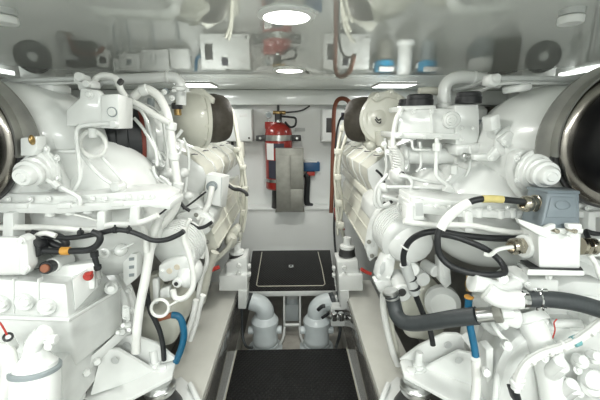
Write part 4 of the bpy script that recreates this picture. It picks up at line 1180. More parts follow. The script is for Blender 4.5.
# ------------------------------------------------------------------ near mounts
ZB = .50
def near_mount(base_px, rear, front, holes, bl, discp, cast, flange, fb, label, s):
    p = WZ(discp[0], discp[1], .45)
    t = thing('engine_mount', label, 'mount', Vector((p.x, p.y, .31)), 'near engine mounts')
    part('base_plate', 'white', t, lambda bm: prism(bm, [WZ(x, y, ZB) for x, y in base_px], (0, 0, -.018), .003))
    part('web', 'white', t, lambda bm: prism(bm, [W(*q) for q in rear], (0, .016, 0), .003))
    part('web', 'white', t, lambda bm: prism(bm, [W(*q) for q in front], (0, .016, 0), .003))
    for h in holes:
        c = W(*h)
        part('hole', 'grey', t, lambda bm: lathe(bm, c, (0, -1, 0), [(-.002, 4 * PXM(h[2])), (.001, 4 * PXM(h[2])), (.001, 0)], 22))
        part('hole_shade', 'grey', t, lambda bm: torus(bm, c + Vector((0, -.001, 0)), (0, 1, 0), 4 * PXM(h[2]), .0012, 22, 6))
    b0 = WZ(bl[0], bl[1], ZB)
    kk = PXM(b0.y, bl[1])
    part('bolt', 'white', t, lambda bm: (lathe(bm, b0, (0, 0, 1), [(0, 8 * kk), (.004, 8 * kk), (.005, 5.6 * kk), (.02, 5.6 * kk), (.021, 3.8 * kk), (.072, 3.8 * kk), (.076, 3 * kk), (.076, 0)], 18)))
    part('bolt', 'white', t, lambda bm: hexnut(bm, b0 + Vector((s * -.035, -.02, 0)), (0, 0, 1), 5 * kk, .014))
    kd = PXM(p.y, discp[1])
    part('mount_disc', 'steel', t, lambda bm: lathe(bm, Vector((p.x, p.y, .432)), (0, 0, 1), [(0, 13 * kd), (.012, 15 * kd), (.030, 15 * kd), (.034, 13.5 * kd), (.05, 12 * kd), (.052, 0)], 36))
    part('cone', 'dark', t, lambda bm: lathe(bm, Vector((p.x, p.y, .33)), (0, 0, 1), [(0, 20 * kd), (.03, 20 * kd), (.102, 12 * kd)], 36))
    part('foot', 'white', t, lambda bm: prism(bm, [WZ(x, y, .335) for x, y in cast], (0, 0, -.024), .004))
    part('foot_rib', 'white', t, lambda bm: tube(bm, [WZ(x, y, .345) for x, y in cast[1:3]], .012, 10, False, False))
    part('flange', 'white', t, lambda bm: prism(bm, [W(*q) for q in flange], (s * .0, .014, 0), .003))
    for q in fb:
        part('bolt', 'white', t, lambda bm: (hexnut(bm, W(*q), (-s * .6, -1, .2), 4.2 * PXM(q[2]), .016)))
    return t
near_mount([(84, 398), (104, 412), (124, 401), (172, 376), (176, 360), (157, 346), (118, 352), (95, 372)],
           [(110, 337, 1.20), (132, 335.5, 1.225), (157, 344, 1.25), (176, 359.5, 1.275), (154, 366.5, 1.255), (112, 352, 1.21)],
           [(102, 350.5, 1.12), (117, 349.5, 1.15), (153, 370.5, 1.22), (150, 376, 1.21), (90, 396, 1.08)],
           [(126.5, 345.5, 1.213), (115, 360.5, 1.125)], (155, 366), (160, 388),
           [(140, 425), (210, 425), (190, 384), (181, 376), (160, 386), (140, 408)],
           [(77, 369, 1.04), (104, 345, 1.12), (128, 323, 1.20), (134, 330, 1.22), (108, 352, 1.13), (84, 376, 1.05), (84, 400, 1.05), (78, 402, 1.04)],
           [(87, 372, 1.04), (97, 361, 1.08), (122, 331, 1.16), (128, 325, 1.18)],
           'white triangular engine foot bracket with two holes on the left stringer', -1)
near_mount([(492, 398), (470, 412), (451, 400), (404, 375), (400, 361), (420, 346), (458, 350), (484, 372)],
           [(465, 337, 1.20), (458, 334, 1.215), (445, 334, 1.23), (420, 346, 1.255), (400, 360.5, 1.275), (420, 367.5, 1.255), (464, 352, 1.205)],
           [(475, 354, 1.12), (459, 351.5, 1.15), (421, 370.5, 1.22), (425, 377, 1.21), (486, 398, 1.08)],
           [(448, 345, 1.218), (458.6, 360.3, 1.13)], (418, 368), (415, 388),
           [(440, 425), (372, 425), (388, 384), (397, 376), (417, 386), (440, 408)],
           [(498, 369, 1.04), (470, 348, 1.12), (462, 338, 1.20), (468, 334, 1.2), (480, 345, 1.12), (499, 362, 1.04), (500, 402, 1.04), (493, 400, 1.05)],
           [(484, 367, 1.05), (494, 372, 1.02)],
           'white triangular engine foot bracket with two holes on the right stringer', 1)

# ------------------------------------------------------------------ far mounts
def far_mount(s, lower, upper, strip, rub, bol, label):
    t = thing('engine_mount', label, 'mount', W(lower[2][0], lower[2][1], 2.2), 'far engine mounts')
    part('base_block', 'white', t, lambda bm: slab(bm, lower, 2.15, .24, .006))
    part('upper_block', 'white', t, lambda bm: slab(bm, upper, 2.18, .18, .008))
    part('side_strap', 'plate', t, lambda bm: slab(bm, strip, 2.14, .14, .004))
    part('rubber_ring', 'dark', t, lambda bm: lathe(bm, W(rub[0], rub[1], 2.27), (0, 0, 1), [(-.03, rub[2] * 1.1 * PXM(2.27)), (0, rub[2] * PXM(2.27)), (.02, rub[2] * PXM(2.27)), (.03, rub[2] * .7 * PXM(2.27))], 20))
    part('top_cap', 'white', t, lambda bm: lathe(bm, W(rub[0], rub[1] - 3, 2.27), (0, 0, 1), [(0, 7.5 * PXM(2.27)), (.02, 7.5 * PXM(2.27)), (.025, 4 * PXM(2.27)), (.08, 4 * PXM(2.27))], 20))
    for q in bol:
        part('bolt', 'plate', t, lambda bm: hexnut(bm, W(q[0], q[1], 2.2), (-s, 0, 0), 2.8 * PXM(2.2), .02))
        part('bolt', 'white', t, lambda bm: hexnut(bm, W(q[0] + s * 9, q[1] - 1, 2.17), (0, -1, 0), 2.6 * PXM(2.2), .02))
far_mount(-1, [(219, 276), (247, 275), (247, 291), (219, 291)], [(226, 263), (246, 257), (248, 275), (226, 276)], [(238, 291), (247, 291), (246, 309), (238, 309)], (237, 256, 8), [(248, 266), (248, 274)],
          'white bolted engine mount at the far end of the left stringer')
far_mount(1, [(339, 276), (363, 275), (363, 291), (339, 291)], [(337, 262), (358, 260), (360, 276), (338, 276)], [(340, 291), (349, 291), (350, 309), (341, 309)], (347, 251, 8), [(335, 268), (335, 275)],
         'white bolted engine mount at the far end of the right stringer')

# ------------------------------------------------------------------ RIGHT ENGINE
E = thing('marine_engine', 'white V marine diesel engine filling the right side, behind the blue grey connector', 'engine', (.95, 2.0, .30), 'twin main engines')
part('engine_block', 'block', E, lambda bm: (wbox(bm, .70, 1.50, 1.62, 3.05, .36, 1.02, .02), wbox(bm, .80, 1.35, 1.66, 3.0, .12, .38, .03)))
RCV = [(416, 140), (400, 147.5), (384, 157), (368, 169), (369, 180), (378, 199), (392, 203), (414, 190)]
bank(E, RCV, 1.72, 5, .235, 1, (381, 157))
REX = [(380, 207), (366, 247), (372, 257), (392, 257), (396, 214)]
exb(E, REX, 1.80, 3, .40)
exribs(E, [(380, 207.5), (375.5, 220), (370.5, 234), (366, 247)], 1.795, 1.2)
part('cover_step', 'cream', E, lambda bm: prism(bm, [W(x, y, 1.8) for x, y in ((385, 195), (374, 197), (372, 205), (390, 208))], (0, 1.2, 0), .006))
tb, tc_, ta = turbo(E, 373, 120, -1, .128)
# round cover of the compressor facing the walkway
c = W(386, 118.5, 1.62)
cv = part('compressor_cover', 'cream', E, lambda bm: (lathe(bm, c, (-.18, -1, .05), [(-.12, .108), (-.02, .112), (-.012, .122), (.0, .122), (.003, .110), (.006, .108), (.010, 0)], 48)))
part('cast_emblem', 'dark', cv, lambda bm: (T(bm, [(376, 117), (378, 120), (381, 119)], 1.603, .7, 6), T(bm, [(377, 122), (380, 123), (381, 121)], 1.603, .6, 6), T(bm, [(375, 119), (377.5, 122.5)], 1.603, .6, 6)))
part('top_bracket', 'cream', E, lambda bm: slab(bm, [(372, 98), (380, 93), (391, 89), (396, 93), (404, 97), (402, 101), (388, 97), (376, 102)], 1.605, .04, .004))
for q in ((391, 92), (378, 96), (400, 98)):
    boltpx(E, q[0], q[1], 1.602, 2.0, m='cream')
part('turbo_outlet', 'cream', E, lambda bm: (cyl(bm, W(381, 131, 1.62), W(381, 146, 1.62), 6 * PXM(1.62)), slab(bm, [(364, 144), (372, 141), (384, 142), (392, 146), (390, 151), (378, 148), (370, 150)], 1.62, .08, .008), ell(bm, 371, 146, 5, 5, 1.6, .04, 14), ell(bm, 385, 147, 5, 4, 1.58, .04, 14)))
# expansion tank with two black caps
tk = part('expansion_tank', 'white', E, lambda bm: (hexa(bm, [W(398, 110, 1.34), W(458, 108, 1.34), W(460, 139, 1.34), W(397, 137, 1.34)], [W(404, 107, 1.6), W(462, 106, 1.6), W(462, 137, 1.6), W(404, 136, 1.6)], .010),
     slab(bm, [(394.5, 132), (461, 133.5), (461, 140), (395, 138.5)], 1.325, .22, .005), slab(bm, [(455, 105), (479, 104), (480, 132), (477, 147), (456, 146)], 1.33, .16, .006), slab(bm, [(400, 106), (436, 105), (437, 111), (400, 112)], 1.36, .16, .005)))
for q in ((414, 112), (432, 112), (401, 135), (425, 136.5), (441, 137), (400, 115), (462, 128), (474, 128), (462, 140)):
    boltpx(tk, q[0], q[1], 1.322, 1.9)
b = part('tank_boss', 'white', tk, lambda bm: (disc(bm, 451, 120, 8.5, 1.33, .03), disc(bm, 451, 120, 5.5, 1.315, .02), disc(bm, 451.3, 120.3, 2.8, 1.300, .014, (0, -1, 0), .1, 6)))
part('tank_rib', 'white', tk, lambda bm: (slab(bm, [(431, 108), (433, 108), (434, 134), (432, 134)], 1.33, .02, .002)))
part('tank_neck', 'white', tk, lambda bm: (slab(bm, [(445, 117), (457, 117), (457, 124), (445, 124)], 1.335, .03, .004)))
def cap(px, py, rpx, Y):
    kk = PXM(Y, py)
    o = part('filler_cap', 'rubber', E, lambda bm: lathe(bm, W(px, py + 6, Y), (0, 0, 1), [(0, rpx * kk), (.5 * rpx * kk, rpx * kk), (.55 * rpx * kk, rpx * .93 * kk), (.80 * rpx * kk, rpx * .93 * kk), (.9 * rpx * kk, rpx * .8 * kk), (.9 * rpx * kk, 0)], 28), label='black filler cap')
    return o
cap(419, 101, 13.5, 1.42)
cap(407, 101.5, 9, 1.46)
cap(468, 97.5, 12.5, 1.345)
# pipes
pipe(E, 'coolant_pipe', [(444, 112), (444, 98), (445, 88), (449, 81), (458, 77.5), (470, 77.5), (485, 80), (500, 82)], 1.44, 6.2, seg=16)
part('pipe_flange', 'white2', E, lambda bm: (disc(bm, 444, 106, 8.5, 1.44, .02, (0, 0, 1)), disc(bm, 474, 78.5, 7.2, 1.44, .016, (1, 0, 0))))
pipe(E, 'coolant_pipe', [(419, 91.5), (430, 90.5), (443, 92)], 1.5, 4.0, 'cream', smooth=False)
pipe(E, 'fuel_rail', [(452, 90, 1.46), (462, 88, 1.46), (475, 85, 1.42), (487, 80.5, 1.3), (500, 78.5, 1.22), (540, 78.5, 1.22), (640, 80, 1.22)], 1.22, 2.2, 'grey')
pipe(E, 'fuel_rail', [(470, 92, 1.5), (482, 90, 1.45), (495, 85, 1.3), (510, 82.5, 1.24), (560, 83, 1.24), (640, 84, 1.24)], 1.24, 1.8, 'white')
part('rail_union', 'white2', E, lambda bm: (slab(bm, [(490, 74), (500, 73.5), (502, 83), (496, 87), (489, 84)], 1.2, .05, .006), disc(bm, 496, 78, 4, 1.195, .02)))
part('cross_tube', 'white', E, lambda bm: cyl(bm, W(402, 155, 1.40), W(458, 157, 1.40), 8.2 * PXM(1.40), None, .2, 24))
part('tube_end', 'white2', E, lambda bm: (slab(bm, [(455, 140), (463, 139), (465, 166), (458, 170), (455, 168)], 1.36, .10, .006), disc(bm, 404, 155, 10, 1.4, .02, (1, 0, 0))))
part('lever_rod', 'steel', E, lambda bm: (cyl(bm, W(462, 157, 1.25), W(474, 157.5, 1.25), 2.8 * PXM(1.25)), disc(bm, 464, 157, 4.5, 1.25, .014, (1, 0, 0)), disc(bm, 468, 157, 3.8, 1.25, .012, (1, 0, 0))), label='bare metal threaded rod')
part('lever', 'white', E, lambda bm: (slab(bm, [(473, 155), (492, 154), (497, 157), (493, 162), (474, 160.5)], 1.22, .03, .004), slab(bm, [(490, 155), (502, 141), (512, 134), (517, 139), (508, 147), (497, 161), (491, 162)], 1.20, .03, .004), slab(bm, [(500, 140), (511, 131), (519, 137), (508, 148)], 1.17, .03, .004)))
for q in ((491, 158), (505, 143)):
    boltpx(E, q[0], q[1], 1.17, 2.4)
part('curved_duct', 'white2', E, lambda bm: (torus(bm, W(512, 142, 1.2), (-.2, -1, 0), 12 * PXM(1.2), 4.5 * PXM(1.2), 30, 10), torus(bm, W(520, 138, 1.2), (-.2, -1, 0), 10 * PXM(1.2), 2.5 * PXM(1.2), 30, 10), slab(bm, [(494, 128), (506, 126), (508, 133), (496, 140)], 1.22, .06, .008)))
part('tower', 'white2', E, lambda bm: (slab(bm, [(456, 145), (485, 143), (500, 143), (494, 152), (478, 156), (456, 156)], 1.30, .12, .010), slab(bm, [(448, 168), (458, 166), (470, 170), (466, 200), (452, 205)], 1.28, .10, .010)))
# flywheel housing
part('flywheel_housing', 'white', E, lambda bm: (loft(bm, [(620, 145, 66, 60, 1.075), (586, 148, 78, 62, 1.17), (560, 150, 84, 64, 1.30), (542, 154, 74, 62, 1.44), (530, 160, 56, 50, 1.58)], 48, 2.3),
     ell(bm, 490, 210, 66, 58, 1.36, .22, 40), ell(bm, 432, 187, 26, 20, 1.40, .12, 28)))
part('cap_boss', 'white', E, lambda bm: (cyl(bm, W(517, 92, 1.25), W(517, 85, 1.25), 12 * PXM(1.25))))
part('housing_flange', 'white2', E, lambda bm: (slab(bm, [(412, 196), (455, 201), (530, 204), (640, 202), (640, 211), (530, 212), (455, 209), (411, 203)], 1.07, .14, .004), slab(bm, [(411, 203), (455, 209), (530, 212), (640, 211), (640, 217), (530, 219), (455, 217), (412, 213)], 1.05, .14, .004)))
for px, py in ((478, 213), (500, 214), (512, 213)):
    part('flange_stud', 'white', E, lambda bm: cyl(bm, W(px, py - 4, 1.06), W(px, py + 4, 1.06), 4.5 * PXM(1.06)))
for px in (420, 436, 450, 470, 490, 508, 524, 588):
    boltpx(E, px, 207 + (px > 460) * 1, 1.045, 2.0)
for (a, b_, c_, d_) in ((406, 414, 205, 223), (414, 424, 200, 220), (465, 473, 212, 232), (588, 596, 212, 234)):
    part('cable_bracket', 'white', E, lambda bm: slab(bm, [(a + 1, c_), (b_, c_), (b_, d_ - 6), (b_ + 1, d_), (a, d_), (a, d_ - 6)], 1.03, .05, .003))
part('bracket_window', 'grey', E, lambda bm: slab(bm, [(415, 203), (423, 203), (424, 216), (416, 216)], 1.028, .01, .002))
pipe(E, 'cable_conduit', [(404, 221), (415, 223), (440, 225), (455, 225), (475, 226), (495, 230), (520, 233), (560, 234)], 1.03, 3.0, 'hose_white')
part('rib_casting', 'white2', E, lambda bm: (slab(bm, [(515, 155), (522, 150), (536, 150), (528, 160), (524, 180), (534, 196), (524, 200), (515, 186), (512, 170)], 1.10, .05, .010), slab(bm, [(490, 117), (500, 113), (502, 128), (492, 132)], 1.18, .06, .008)))
part('cover_plate', 'white2', E, lambda bm: (disc(bm, 533, 170, 22, 1.085, .03, (.3, -1, -.1)), disc(bm, 535, 171, 19, 1.07, .03, (.3, -1, -.1))))
for q in ((517, 158), (521, 166), (517, 180)):
    boltpx(E, q[0], q[1], 1.07, 2.4, (.3, -1, 0))
fitting_cap(E, W(534, 170, 1.07), W(553, 177.5, 0.97), PXM(1.0))
drum(E, 621, 140, 1, 0)
# small pipes
pipe(E, 'fuel_pipe', [(437, 138), (437, 150), (436, 168), (437, 176), (444, 183), (451, 188), (453, 197), (453, 218)], 1.22, 2.2, seg=10)
part('pipe_union', 'white2', E, lambda bm: (cyl(bm, W(437, 143, 1.22), W(437, 151, 1.22), 4 * PXM(1.22), None, .1, 6), cyl(bm, W(453, 165, 1.25), W(453, 174, 1.25), 5 * PXM(1.25), None, .1, 6), cyl(bm, W(444, 188, 1.22), W(451, 190, 1.22), 4 * PXM(1.22), None, .1, 6)))
pipe(E, 'fuel_pipe', [(400, 174), (412, 178), (425, 181), (440, 183), (448, 180), (453, 173)], 1.27, 1.8, seg=8)
pipe(E, 'fuel_pipe', [(386, 187), (405, 187), (430, 188), (448, 189)], 1.25, 1.8, seg=8)
pipe(E, 'fuel_pipe', [(398, 176), (407, 177), (412, 183), (408, 194), (400, 200), (390, 198), (382, 196)], 1.25, 2.0, seg=8)
pipe(E, 'hose', [(402, 108), (397, 118), (394, 130), (393, 145), (396, 158), (397, 168)], 1.34, 2.6, 'hose_white')
pipe(E, 'hose', [(390, 140), (391, 155), (393, 168), (389, 180)], 1.40, 2.2, 'hose_white')
pipe(E, 'fuel_pipe', [(385, 138), (386, 152), (386.5, 168), (384, 180)], 1.5, 1.6, seg=8)
pipe(E, 'fuel_pipe', [(388, 174), (380, 183), (376, 190), (375, 202), (379, 207), (383, 198)], 1.42, 2.0, seg=8)
pipe(E, 'fuel_pipe', [(386, 186), (380, 190), (379, 200), (382, 206), (390, 203)], 1.38, 2.4, seg=8)
pipe(E, 'corrugated_hose', [(393, 148), (399, 156), (401, 166), (398, 174)], 1.33, 4.0, 'hose_white')
part('hose_rings', 'hose_white', E, lambda bm: [torus(bm, W(393 + 5 * math.sin(i * .28), 148 + i * 2.6, 1.33), (.2, 0, 1), 4.2 * PXM(1.33), 1.0 * PXM(1.33), 16, 6) for i in range(10)])
part('fuel_fitting', 'white2', E, lambda bm: (ell(bm, 398, 175, 7, 8, 1.32, .05, 18), slab(bm, [(392, 172), (403, 170), (404, 184), (394, 186)], 1.32, .06, .008), ell(bm, 384, 188, 5, 5, 1.38, .04, 16), slab(bm, [(403, 160), (410, 160), (410, 172), (404, 172)], 1.36, .05, .006)))
part('fitting_port', 'dark', E, lambda bm: disc(bm, 402, 174, 2.6, 1.275, .01))
for q in ((388, 152), (399, 164), (384, 144), (405, 166), (379, 150)):
    boltpx(E, q[0], q[1], 1.34, 1.9, (-.3, -1, .2))
part('front_cover', 'white2', E, lambda bm: (slab(bm, [(372, 205), (382, 198), (400, 196), (420, 205), (425, 222), (400, 235), (380, 230), (370, 220)], 1.58, .25, .015), T(bm, [(370, 245), (374, 225), (380, 213), (390, 209)], 1.52, 5.5, 14)))
part('flange_arm', 'white2', E, lambda bm: slab(bm, [(366, 250), (372, 232), (380, 222), (386, 224), (380, 238), (378, 256), (370, 262)], 1.50, .05, .006))
for q in ((369, 242), (372, 256), (382, 212), (378, 226)):
    boltpx(E, q[0], q[1], 1.49, 1.5, m='steel_dull')
# ribbed cooler drum
c = W(410, 241, 1.30); k = PXM(1.30, 240)
pro = [(0, 0), (0, 20 * k), (.010, 25 * k), (.018, 27 * k)]
t_ = .02
while t_ < .12:
    pro += [(t_, 28 * k), (t_ + .007, 28 * k), (t_ + .008, 26 * k), (t_ + .012, 26 * k)]
    t_ += .013
pro += [(.145, 25 * k), (.17, 18 * k), (.17, 0)]
part('ribbed_cooler', 'white', E, lambda bm: lathe(bm, c, (-.22, 1, .22), pro, 48))
part('cooler_cap', 'white', E, lambda bm: ell(bm, 410, 244, 23, 20, 1.30, .045, 28))
pl = part('cover_plate', 'white2', E, lambda bm: slab(bm, [(379, 268), (384, 258), (390, 254), (396, 258), (394, 272), (388, 284), (376, 279)], 1.30, .07, .008))
part('nameplate', 'grey', pl, lambda bm: slab(bm, [(380, 268), (383, 262), (385.5, 262), (385, 270), (382, 275), (380, 274)], 1.297, .01, .001))
for q in ((389, 258), (379, 276), (388, 278)):
    boltpx(pl, q[0], q[1], 1.30, 1.8)
nz = part('drain_nozzle', 'white', E, lambda bm: (cyl(bm, W(396, 275, 1.36), W(402, 292, 1.22), 8 * PXM(1.3)), disc(bm, 402, 292, 9.2, 1.22, .03, (0, -1, .1)), slab(bm, [(374, 282), (386, 278), (398, 284), (396, 296), (380, 294)], 1.30, .06, .010)))
part('bore', 'dark', nz, lambda bm: disc(bm, 402, 292.5, 4.2, 1.203, .008))
part('plate_cover', 'white2', E, lambda bm: (slab(bm, [(439, 258), (450, 262), (452, 284), (446, 289), (440, 282)], 1.28, .05, .006), slab(bm, [(443, 264), (449, 266), (450, 280), (444, 279)], 1.275, .02, .004), disc(bm, 412, 268, 7, 1.3, .06, (-.3, -1, .1)), disc(bm, 430, 268, 6, 1.34, .08, (.3, -1, 0)), disc(bm, 420, 276, 7, 1.34, .08)))
part('lower_casing', 'cream', E, lambda bm: (slab(bm, [(404, 296), (425, 284), (445, 290), (452, 320), (440, 345), (408, 340), (400, 322)], 1.42, .35, .03, seg=4),))
part('bell_ring', 'white', E, lambda bm: (disc(bm, 442, 302, 17, 1.34, .08, (-.3, -1, .1), .3, 32)))
pipe(E, 'white_hose', [(384, 290), (383, 305), (386, 325), (392, 350), (398, 365)], 1.40, 3.4, 'hose_white')
pipe(E, 'white_hose', [(391, 300), (390, 318), (394, 340), (399, 360)], 1.43, 3.0, 'cream')
# inboard wire bundle
for i, Q in enumerate(([(352, 112), (346, 120), (341, 132), (338, 150), (337, 175), (338, 200), (340, 222), (346, 244)],
                       [(350, 128), (345, 140), (340, 158), (339, 180), (342, 205), (341, 228), (350, 252)],
                       [(349, 118), (343, 128), (338, 146), (335, 170), (336, 200), (338, 235)])):
    pipe(E, 'wire_bundle', Q, 2.5 - .06 * i, 1.9 - .2 * i, 'cream', seg=8)
for q in ((338, 152), (338, 178), (339, 204), (341, 226), (343, 128)):
    part('wire_clip', 'cream', E, lambda bm: slab(bm, [(q[0] - 3, q[1] - 3), (q[0] + 3.5, q[1] - 3), (q[0] + 3.5, q[1] + 3), (q[0] - 3, q[1] + 3)], 2.32, .06, .006))
pipe(E, 'red_handle', [(361, 269), (366, 272), (371, 274)], 1.75, 1.8, 'red_plastic', label='red lever end')
pipe(E, 'fuel_pipe', [(404, 198), (398, 205), (402, 214), (410, 218)], 1.24, 1.5, seg=8)
pipe(E, 'black_lead', [(376, 170), (382, 176), (384, 184), (380, 190)], 1.55, 1.2, 'rubber')
pipe(E, 'black_lead', [(376, 192), (378, 200), (386, 204), (392, 201)], 1.5, 2.0, 'rubber')
pipe(E, 'fuel_pipe', [(412, 140), (413, 148), (418, 150), (430, 150)], 1.3, 1.4, seg=8)
pipe(E, 'fuel_pipe', [(470, 146), (470, 160), (468, 172), (462, 182)], 1.27, 1.5, seg=8)
pipe(E, 'fuel_pipe', [(420, 142), (421, 165), (416, 172)], 1.33, 1.5, seg=8)
part('red_valve', 'red', E, lambda bm: (slab(bm, [(334, 209), (339, 208), (340, 216), (335, 217)], 2.6, .05, .006), T(bm, [(336, 216), (338, 224), (344, 230)], 2.6, 1.6)), label='dark red valve')

# ------------------------------------------------------------------ RIGHT GEARBOX
G = thing('gearbox', 'white cast gearbox with pipes and cylinder bosses, lower right', 'gearbox', W(550, 380, 1.0), 'twin gearboxes')
part('bell_plate', 'white2', G, lambda bm: (disc(bm, 545, 330, 86, 1.30, .05, (0, -1, 0), .04, 64), disc(bm, 545, 330, 78, 1.26, .05, (0, -1, 0), .06, 64)))
part('main_case', 'white2', G, lambda bm: (loft(bm, [(590, 385, 92, 66, .95, 3.2), (588, 384, 98, 72, .97, 3.2), (575, 372, 96, 78, 1.08, 3), (560, 355, 86, 72, 1.25, 2.8)], 56)))
part('upper_case', 'white', G, lambda bm: (hexa(bm, [W(470, 296, 1.06), W(540, 292, 1.02), W(640, 300, 1.0), W(640, 360, .98), W(520, 352, 1.02), W(482, 330, 1.08)], [W(470, 280, 1.3), W(540, 276, 1.3), W(630, 285, 1.3), W(630, 340, 1.3), W(520, 335, 1.3), W(482, 312, 1.3)], .02, 3)))
part('case_ridge', 'white', G, lambda bm: tube(bm, [W(*q) for q in ((548, 344, .97), (530, 350, .97), (510, 362, .97), (498, 374, .97), (495, 400, .95), (494, 420, .93))], .010, 10))
part('case_ridge', 'white', G, lambda bm: tube(bm, [W(*q) for q in ((490, 318, 1.03), (500, 335, 1.0), (512, 345, .98), (520, 352, .97))], .008, 10))
part('case_tube', 'white', G, lambda bm: (tube(bm, [W(528, 318, .99), W(537, 335, .955), W(548, 365, .93), (W(556, 410, .91))], 14 * PXM(.95), 22), lathe(bm, W(526, 313, 1.0), W(537, 335, .955) - W(526, 313, 1.0), [(0, 18 * PXM(1)), (.03, 20 * PXM(1)), (.035, 15 * PXM(1))], 26)))
for (px, py, r, d, tilt) in ((555, 368, 9, .07, (0, -.5, 1)), (567, 390, 8.5, .07, (0, -.5, 1)), (580, 361, 7, .03, (0, -1, .4)), (594, 357, 7, .03, (0, -1, .4)), (592, 383, 14, .03, (0, -1, .4)), (567, 325, 6, .08, (.8, -.5, .3)), (590, 322, 10, .05, (0, -1, .5)), (506, 345, 5, .03, (-.3, -1, .4)), (486, 372, 4, .03, (-.4, -1, .4))):
    b = part('boss', 'white', G, lambda bm: (disc(bm, px, py, r, .90 if py > 340 else .97, d, tilt, .2), disc(bm, px + .3, py - r * .25, r * .7, .885 if py > 340 else .95, d, tilt, .2)))
for q in ((578, 370), (606, 374), (580, 393), (602, 394), (545, 358), (560, 355), (514, 322), (545, 322)):
    boltpx(G, q[0], q[1], .895 if q[1] > 340 else .98, 3.0, (0, -1, .5))
part('face_plate', 'white2', G, lambda bm: slab(bm, [(486, 350), (494, 348), (494, 378), (487, 384)], .99, .05, .006))
part('upper_boss', 'white', G, lambda bm: (slab(bm, [(504, 312), (523, 311), (526, 322), (520, 331), (506, 327), (500, 321)], .93, .08, .012), slab(bm, [(577, 318), (600, 318), (602, 335), (580, 332)], .97, .05, .008)))
pipe(G, 'red_wire', [(557, 319), (554, 323), (555, 330), (552, 340)], .925, .7, 'red_plastic')
part('grey_lid', 'white2', G, lambda bm: slab(bm, [(556, 287), (575, 281), (610, 284), (610, 298), (560, 296)], 1.02, .08, .012))

# lead wrapped white conduit on the right gearbox
t = thing('wrapped_conduit', 'white conduit bound with ties and a teal tape band on the right gearbox', 'conduit', W(520, 390, .86))
Q = [(517, 386, .86), (519, 376, .86), (527, 363, .86), (543, 353, .86), (562, 347, .86), (577, 340, .86), (590, 331, .86), (606, 318, .86)]
part('sheath', 'hose_white', t, lambda bm: [T(bm, [(x + dx, y + dy, Y - dz) for x, y, Y in Q], .86, 2.6) for dx, dy, dz in ((-1.6, -1.8, 0), (1.6, 1.8, 0), (0, 0, .008), (0, 0, -.006))])
for q, a in (((519, 378), (.2, 0, 1)), ((531, 360), (1, 0, .6)), ((549, 351), (1, 0, .4)), ((563, 346), (1, 0, .4)), ((590, 331), (1, 0, .8))):
    part('tie', 'hose_white', t, lambda bm: disc(bm, q[0], q[1], 5.8, .86, .012, a))
part('tape_band', 'teal', t, lambda bm: disc(bm, 575.5, 341, 5.6, .86, .020, (1, 0, .5)), label='teal tape band')
part('collar', 'white', t, lambda bm: (disc(bm, 517, 383, 6.5, .86, .018, (0, 0, 1)), disc(bm, 516, 388, 5, .86, .018, (0, 0, 1))))
part('socket', 'rubber', t, lambda bm: (cyl(bm, W(515, 390, .86), W(520, 408, .86), 4 * PXM(.86)), slab(bm, [(512, 391), (518, 391), (522, 402), (516, 404)], .85, .03, .003)), label='black socket')

# ------------------------------------------------------------------ grey multi pole connector on its box
Yc = .90
t = thing('connector_box', 'white cast terminal box with two brass glands below the blue grey connector hood', 'electrical box', W(550, 268, Yc))
part('case', 'box', t, lambda bm: hexa(bm, [W(538, 231, Yc), W(581, 232, Yc), W(580, 269, Yc), W(539, 268, Yc)], [W(519, 222, Yc + .16), W(572, 224, Yc + .16), W(572, 258, Yc + .16), W(523, 258, Yc + .16)], .006))
part('base_flange', 'white', t, lambda bm: hexa(bm, [W(528, 269.5, Yc - .02), W(585, 271, Yc - .02), W(584.5, 276, Yc - .02), W(527, 275.5, Yc - .02)], [W(517, 262, Yc + .18), W(575, 262, Yc + .18), W(575, 268, Yc + .18), W(517, 268, Yc + .18)], .003))
part('gasket', 'rubber', t, lambda bm: hexa(bm, [W(530, 268, Yc - .012), W(583, 269, Yc - .012), W(583, 271, Yc - .012), W(530, 270, Yc - .012)], [W(520, 260, Yc + .17), W(574, 260, Yc + .17), W(574, 262, Yc + .17), W(520, 262, Yc + .17)], .001))
part('collar', 'white', t, lambda bm: hexa(bm, [W(532, 228, Yc - .012), W(584, 228.5, Yc - .012), W(583, 234, Yc - .012), W(536, 234, Yc - .012)], [W(516, 219, Yc + .17), W(574, 220, Yc + .17), W(574, 226, Yc + .17), W(518, 226, Yc + .17)], .004))
for (pts) in ([(518, 219), (525, 221), (545, 228), (552, 225), (556, 224), (556, 229), (551, 230.5), (552, 233), (548, 239), (537, 234), (520, 224)], [(570, 224), (568, 225), (569, 229.5), (575, 230.5), (570, 236), (573, 239), (580, 232), (583, 228), (582, 224)]):
    lk = part('locking_lever', 'white', t, lambda bm: slab(bm, pts, Yc - .035, .016, .003))
for px in (554, 571.5):
    part('lock_pin', 'nickel', t, lambda bm: disc(bm, px, 230, 2.3, Yc - .028, .03))
def gland(bm, p, ax, k):
    ax = Vector(ax).normalized()
    lathe(bm, p, ax, [(0, 9.5 * k), (.008, 9.5 * k), (.010, 8 * k), (.012, 8 * k)], 28)
    lathe(bm, p + ax * .012, ax, [(0, 9.4 * k), (.012, 9.4 * k), (.014, 8.6 * k)], 6)
    lathe(bm, p + ax * .026, ax, [(0, 8.6 * k), (.004, 9 * k), (.016, 9 * k), (.024, 7 * k), (.024, 5 * k), (.012, 5 * k), (.012, 0)], 28)
kg = PXM(Yc, 245)
part('cable_gland', 'nickel', t, lambda bm: gland(bm, W(524, 245, Yc + .07), (-1, -.25, -.02), kg), label='left nickel cable gland')
part('cable_gland', 'nickel', t, lambda bm: gland(bm, W(580, 246, Yc + .05), (1, -.05, -.02), kg), label='right nickel cable gland')
part('gland_ring', 'white', t, lambda bm: disc(bm, 527, 246, 12, Yc + .07, .04, (-1, -.25, 0)))
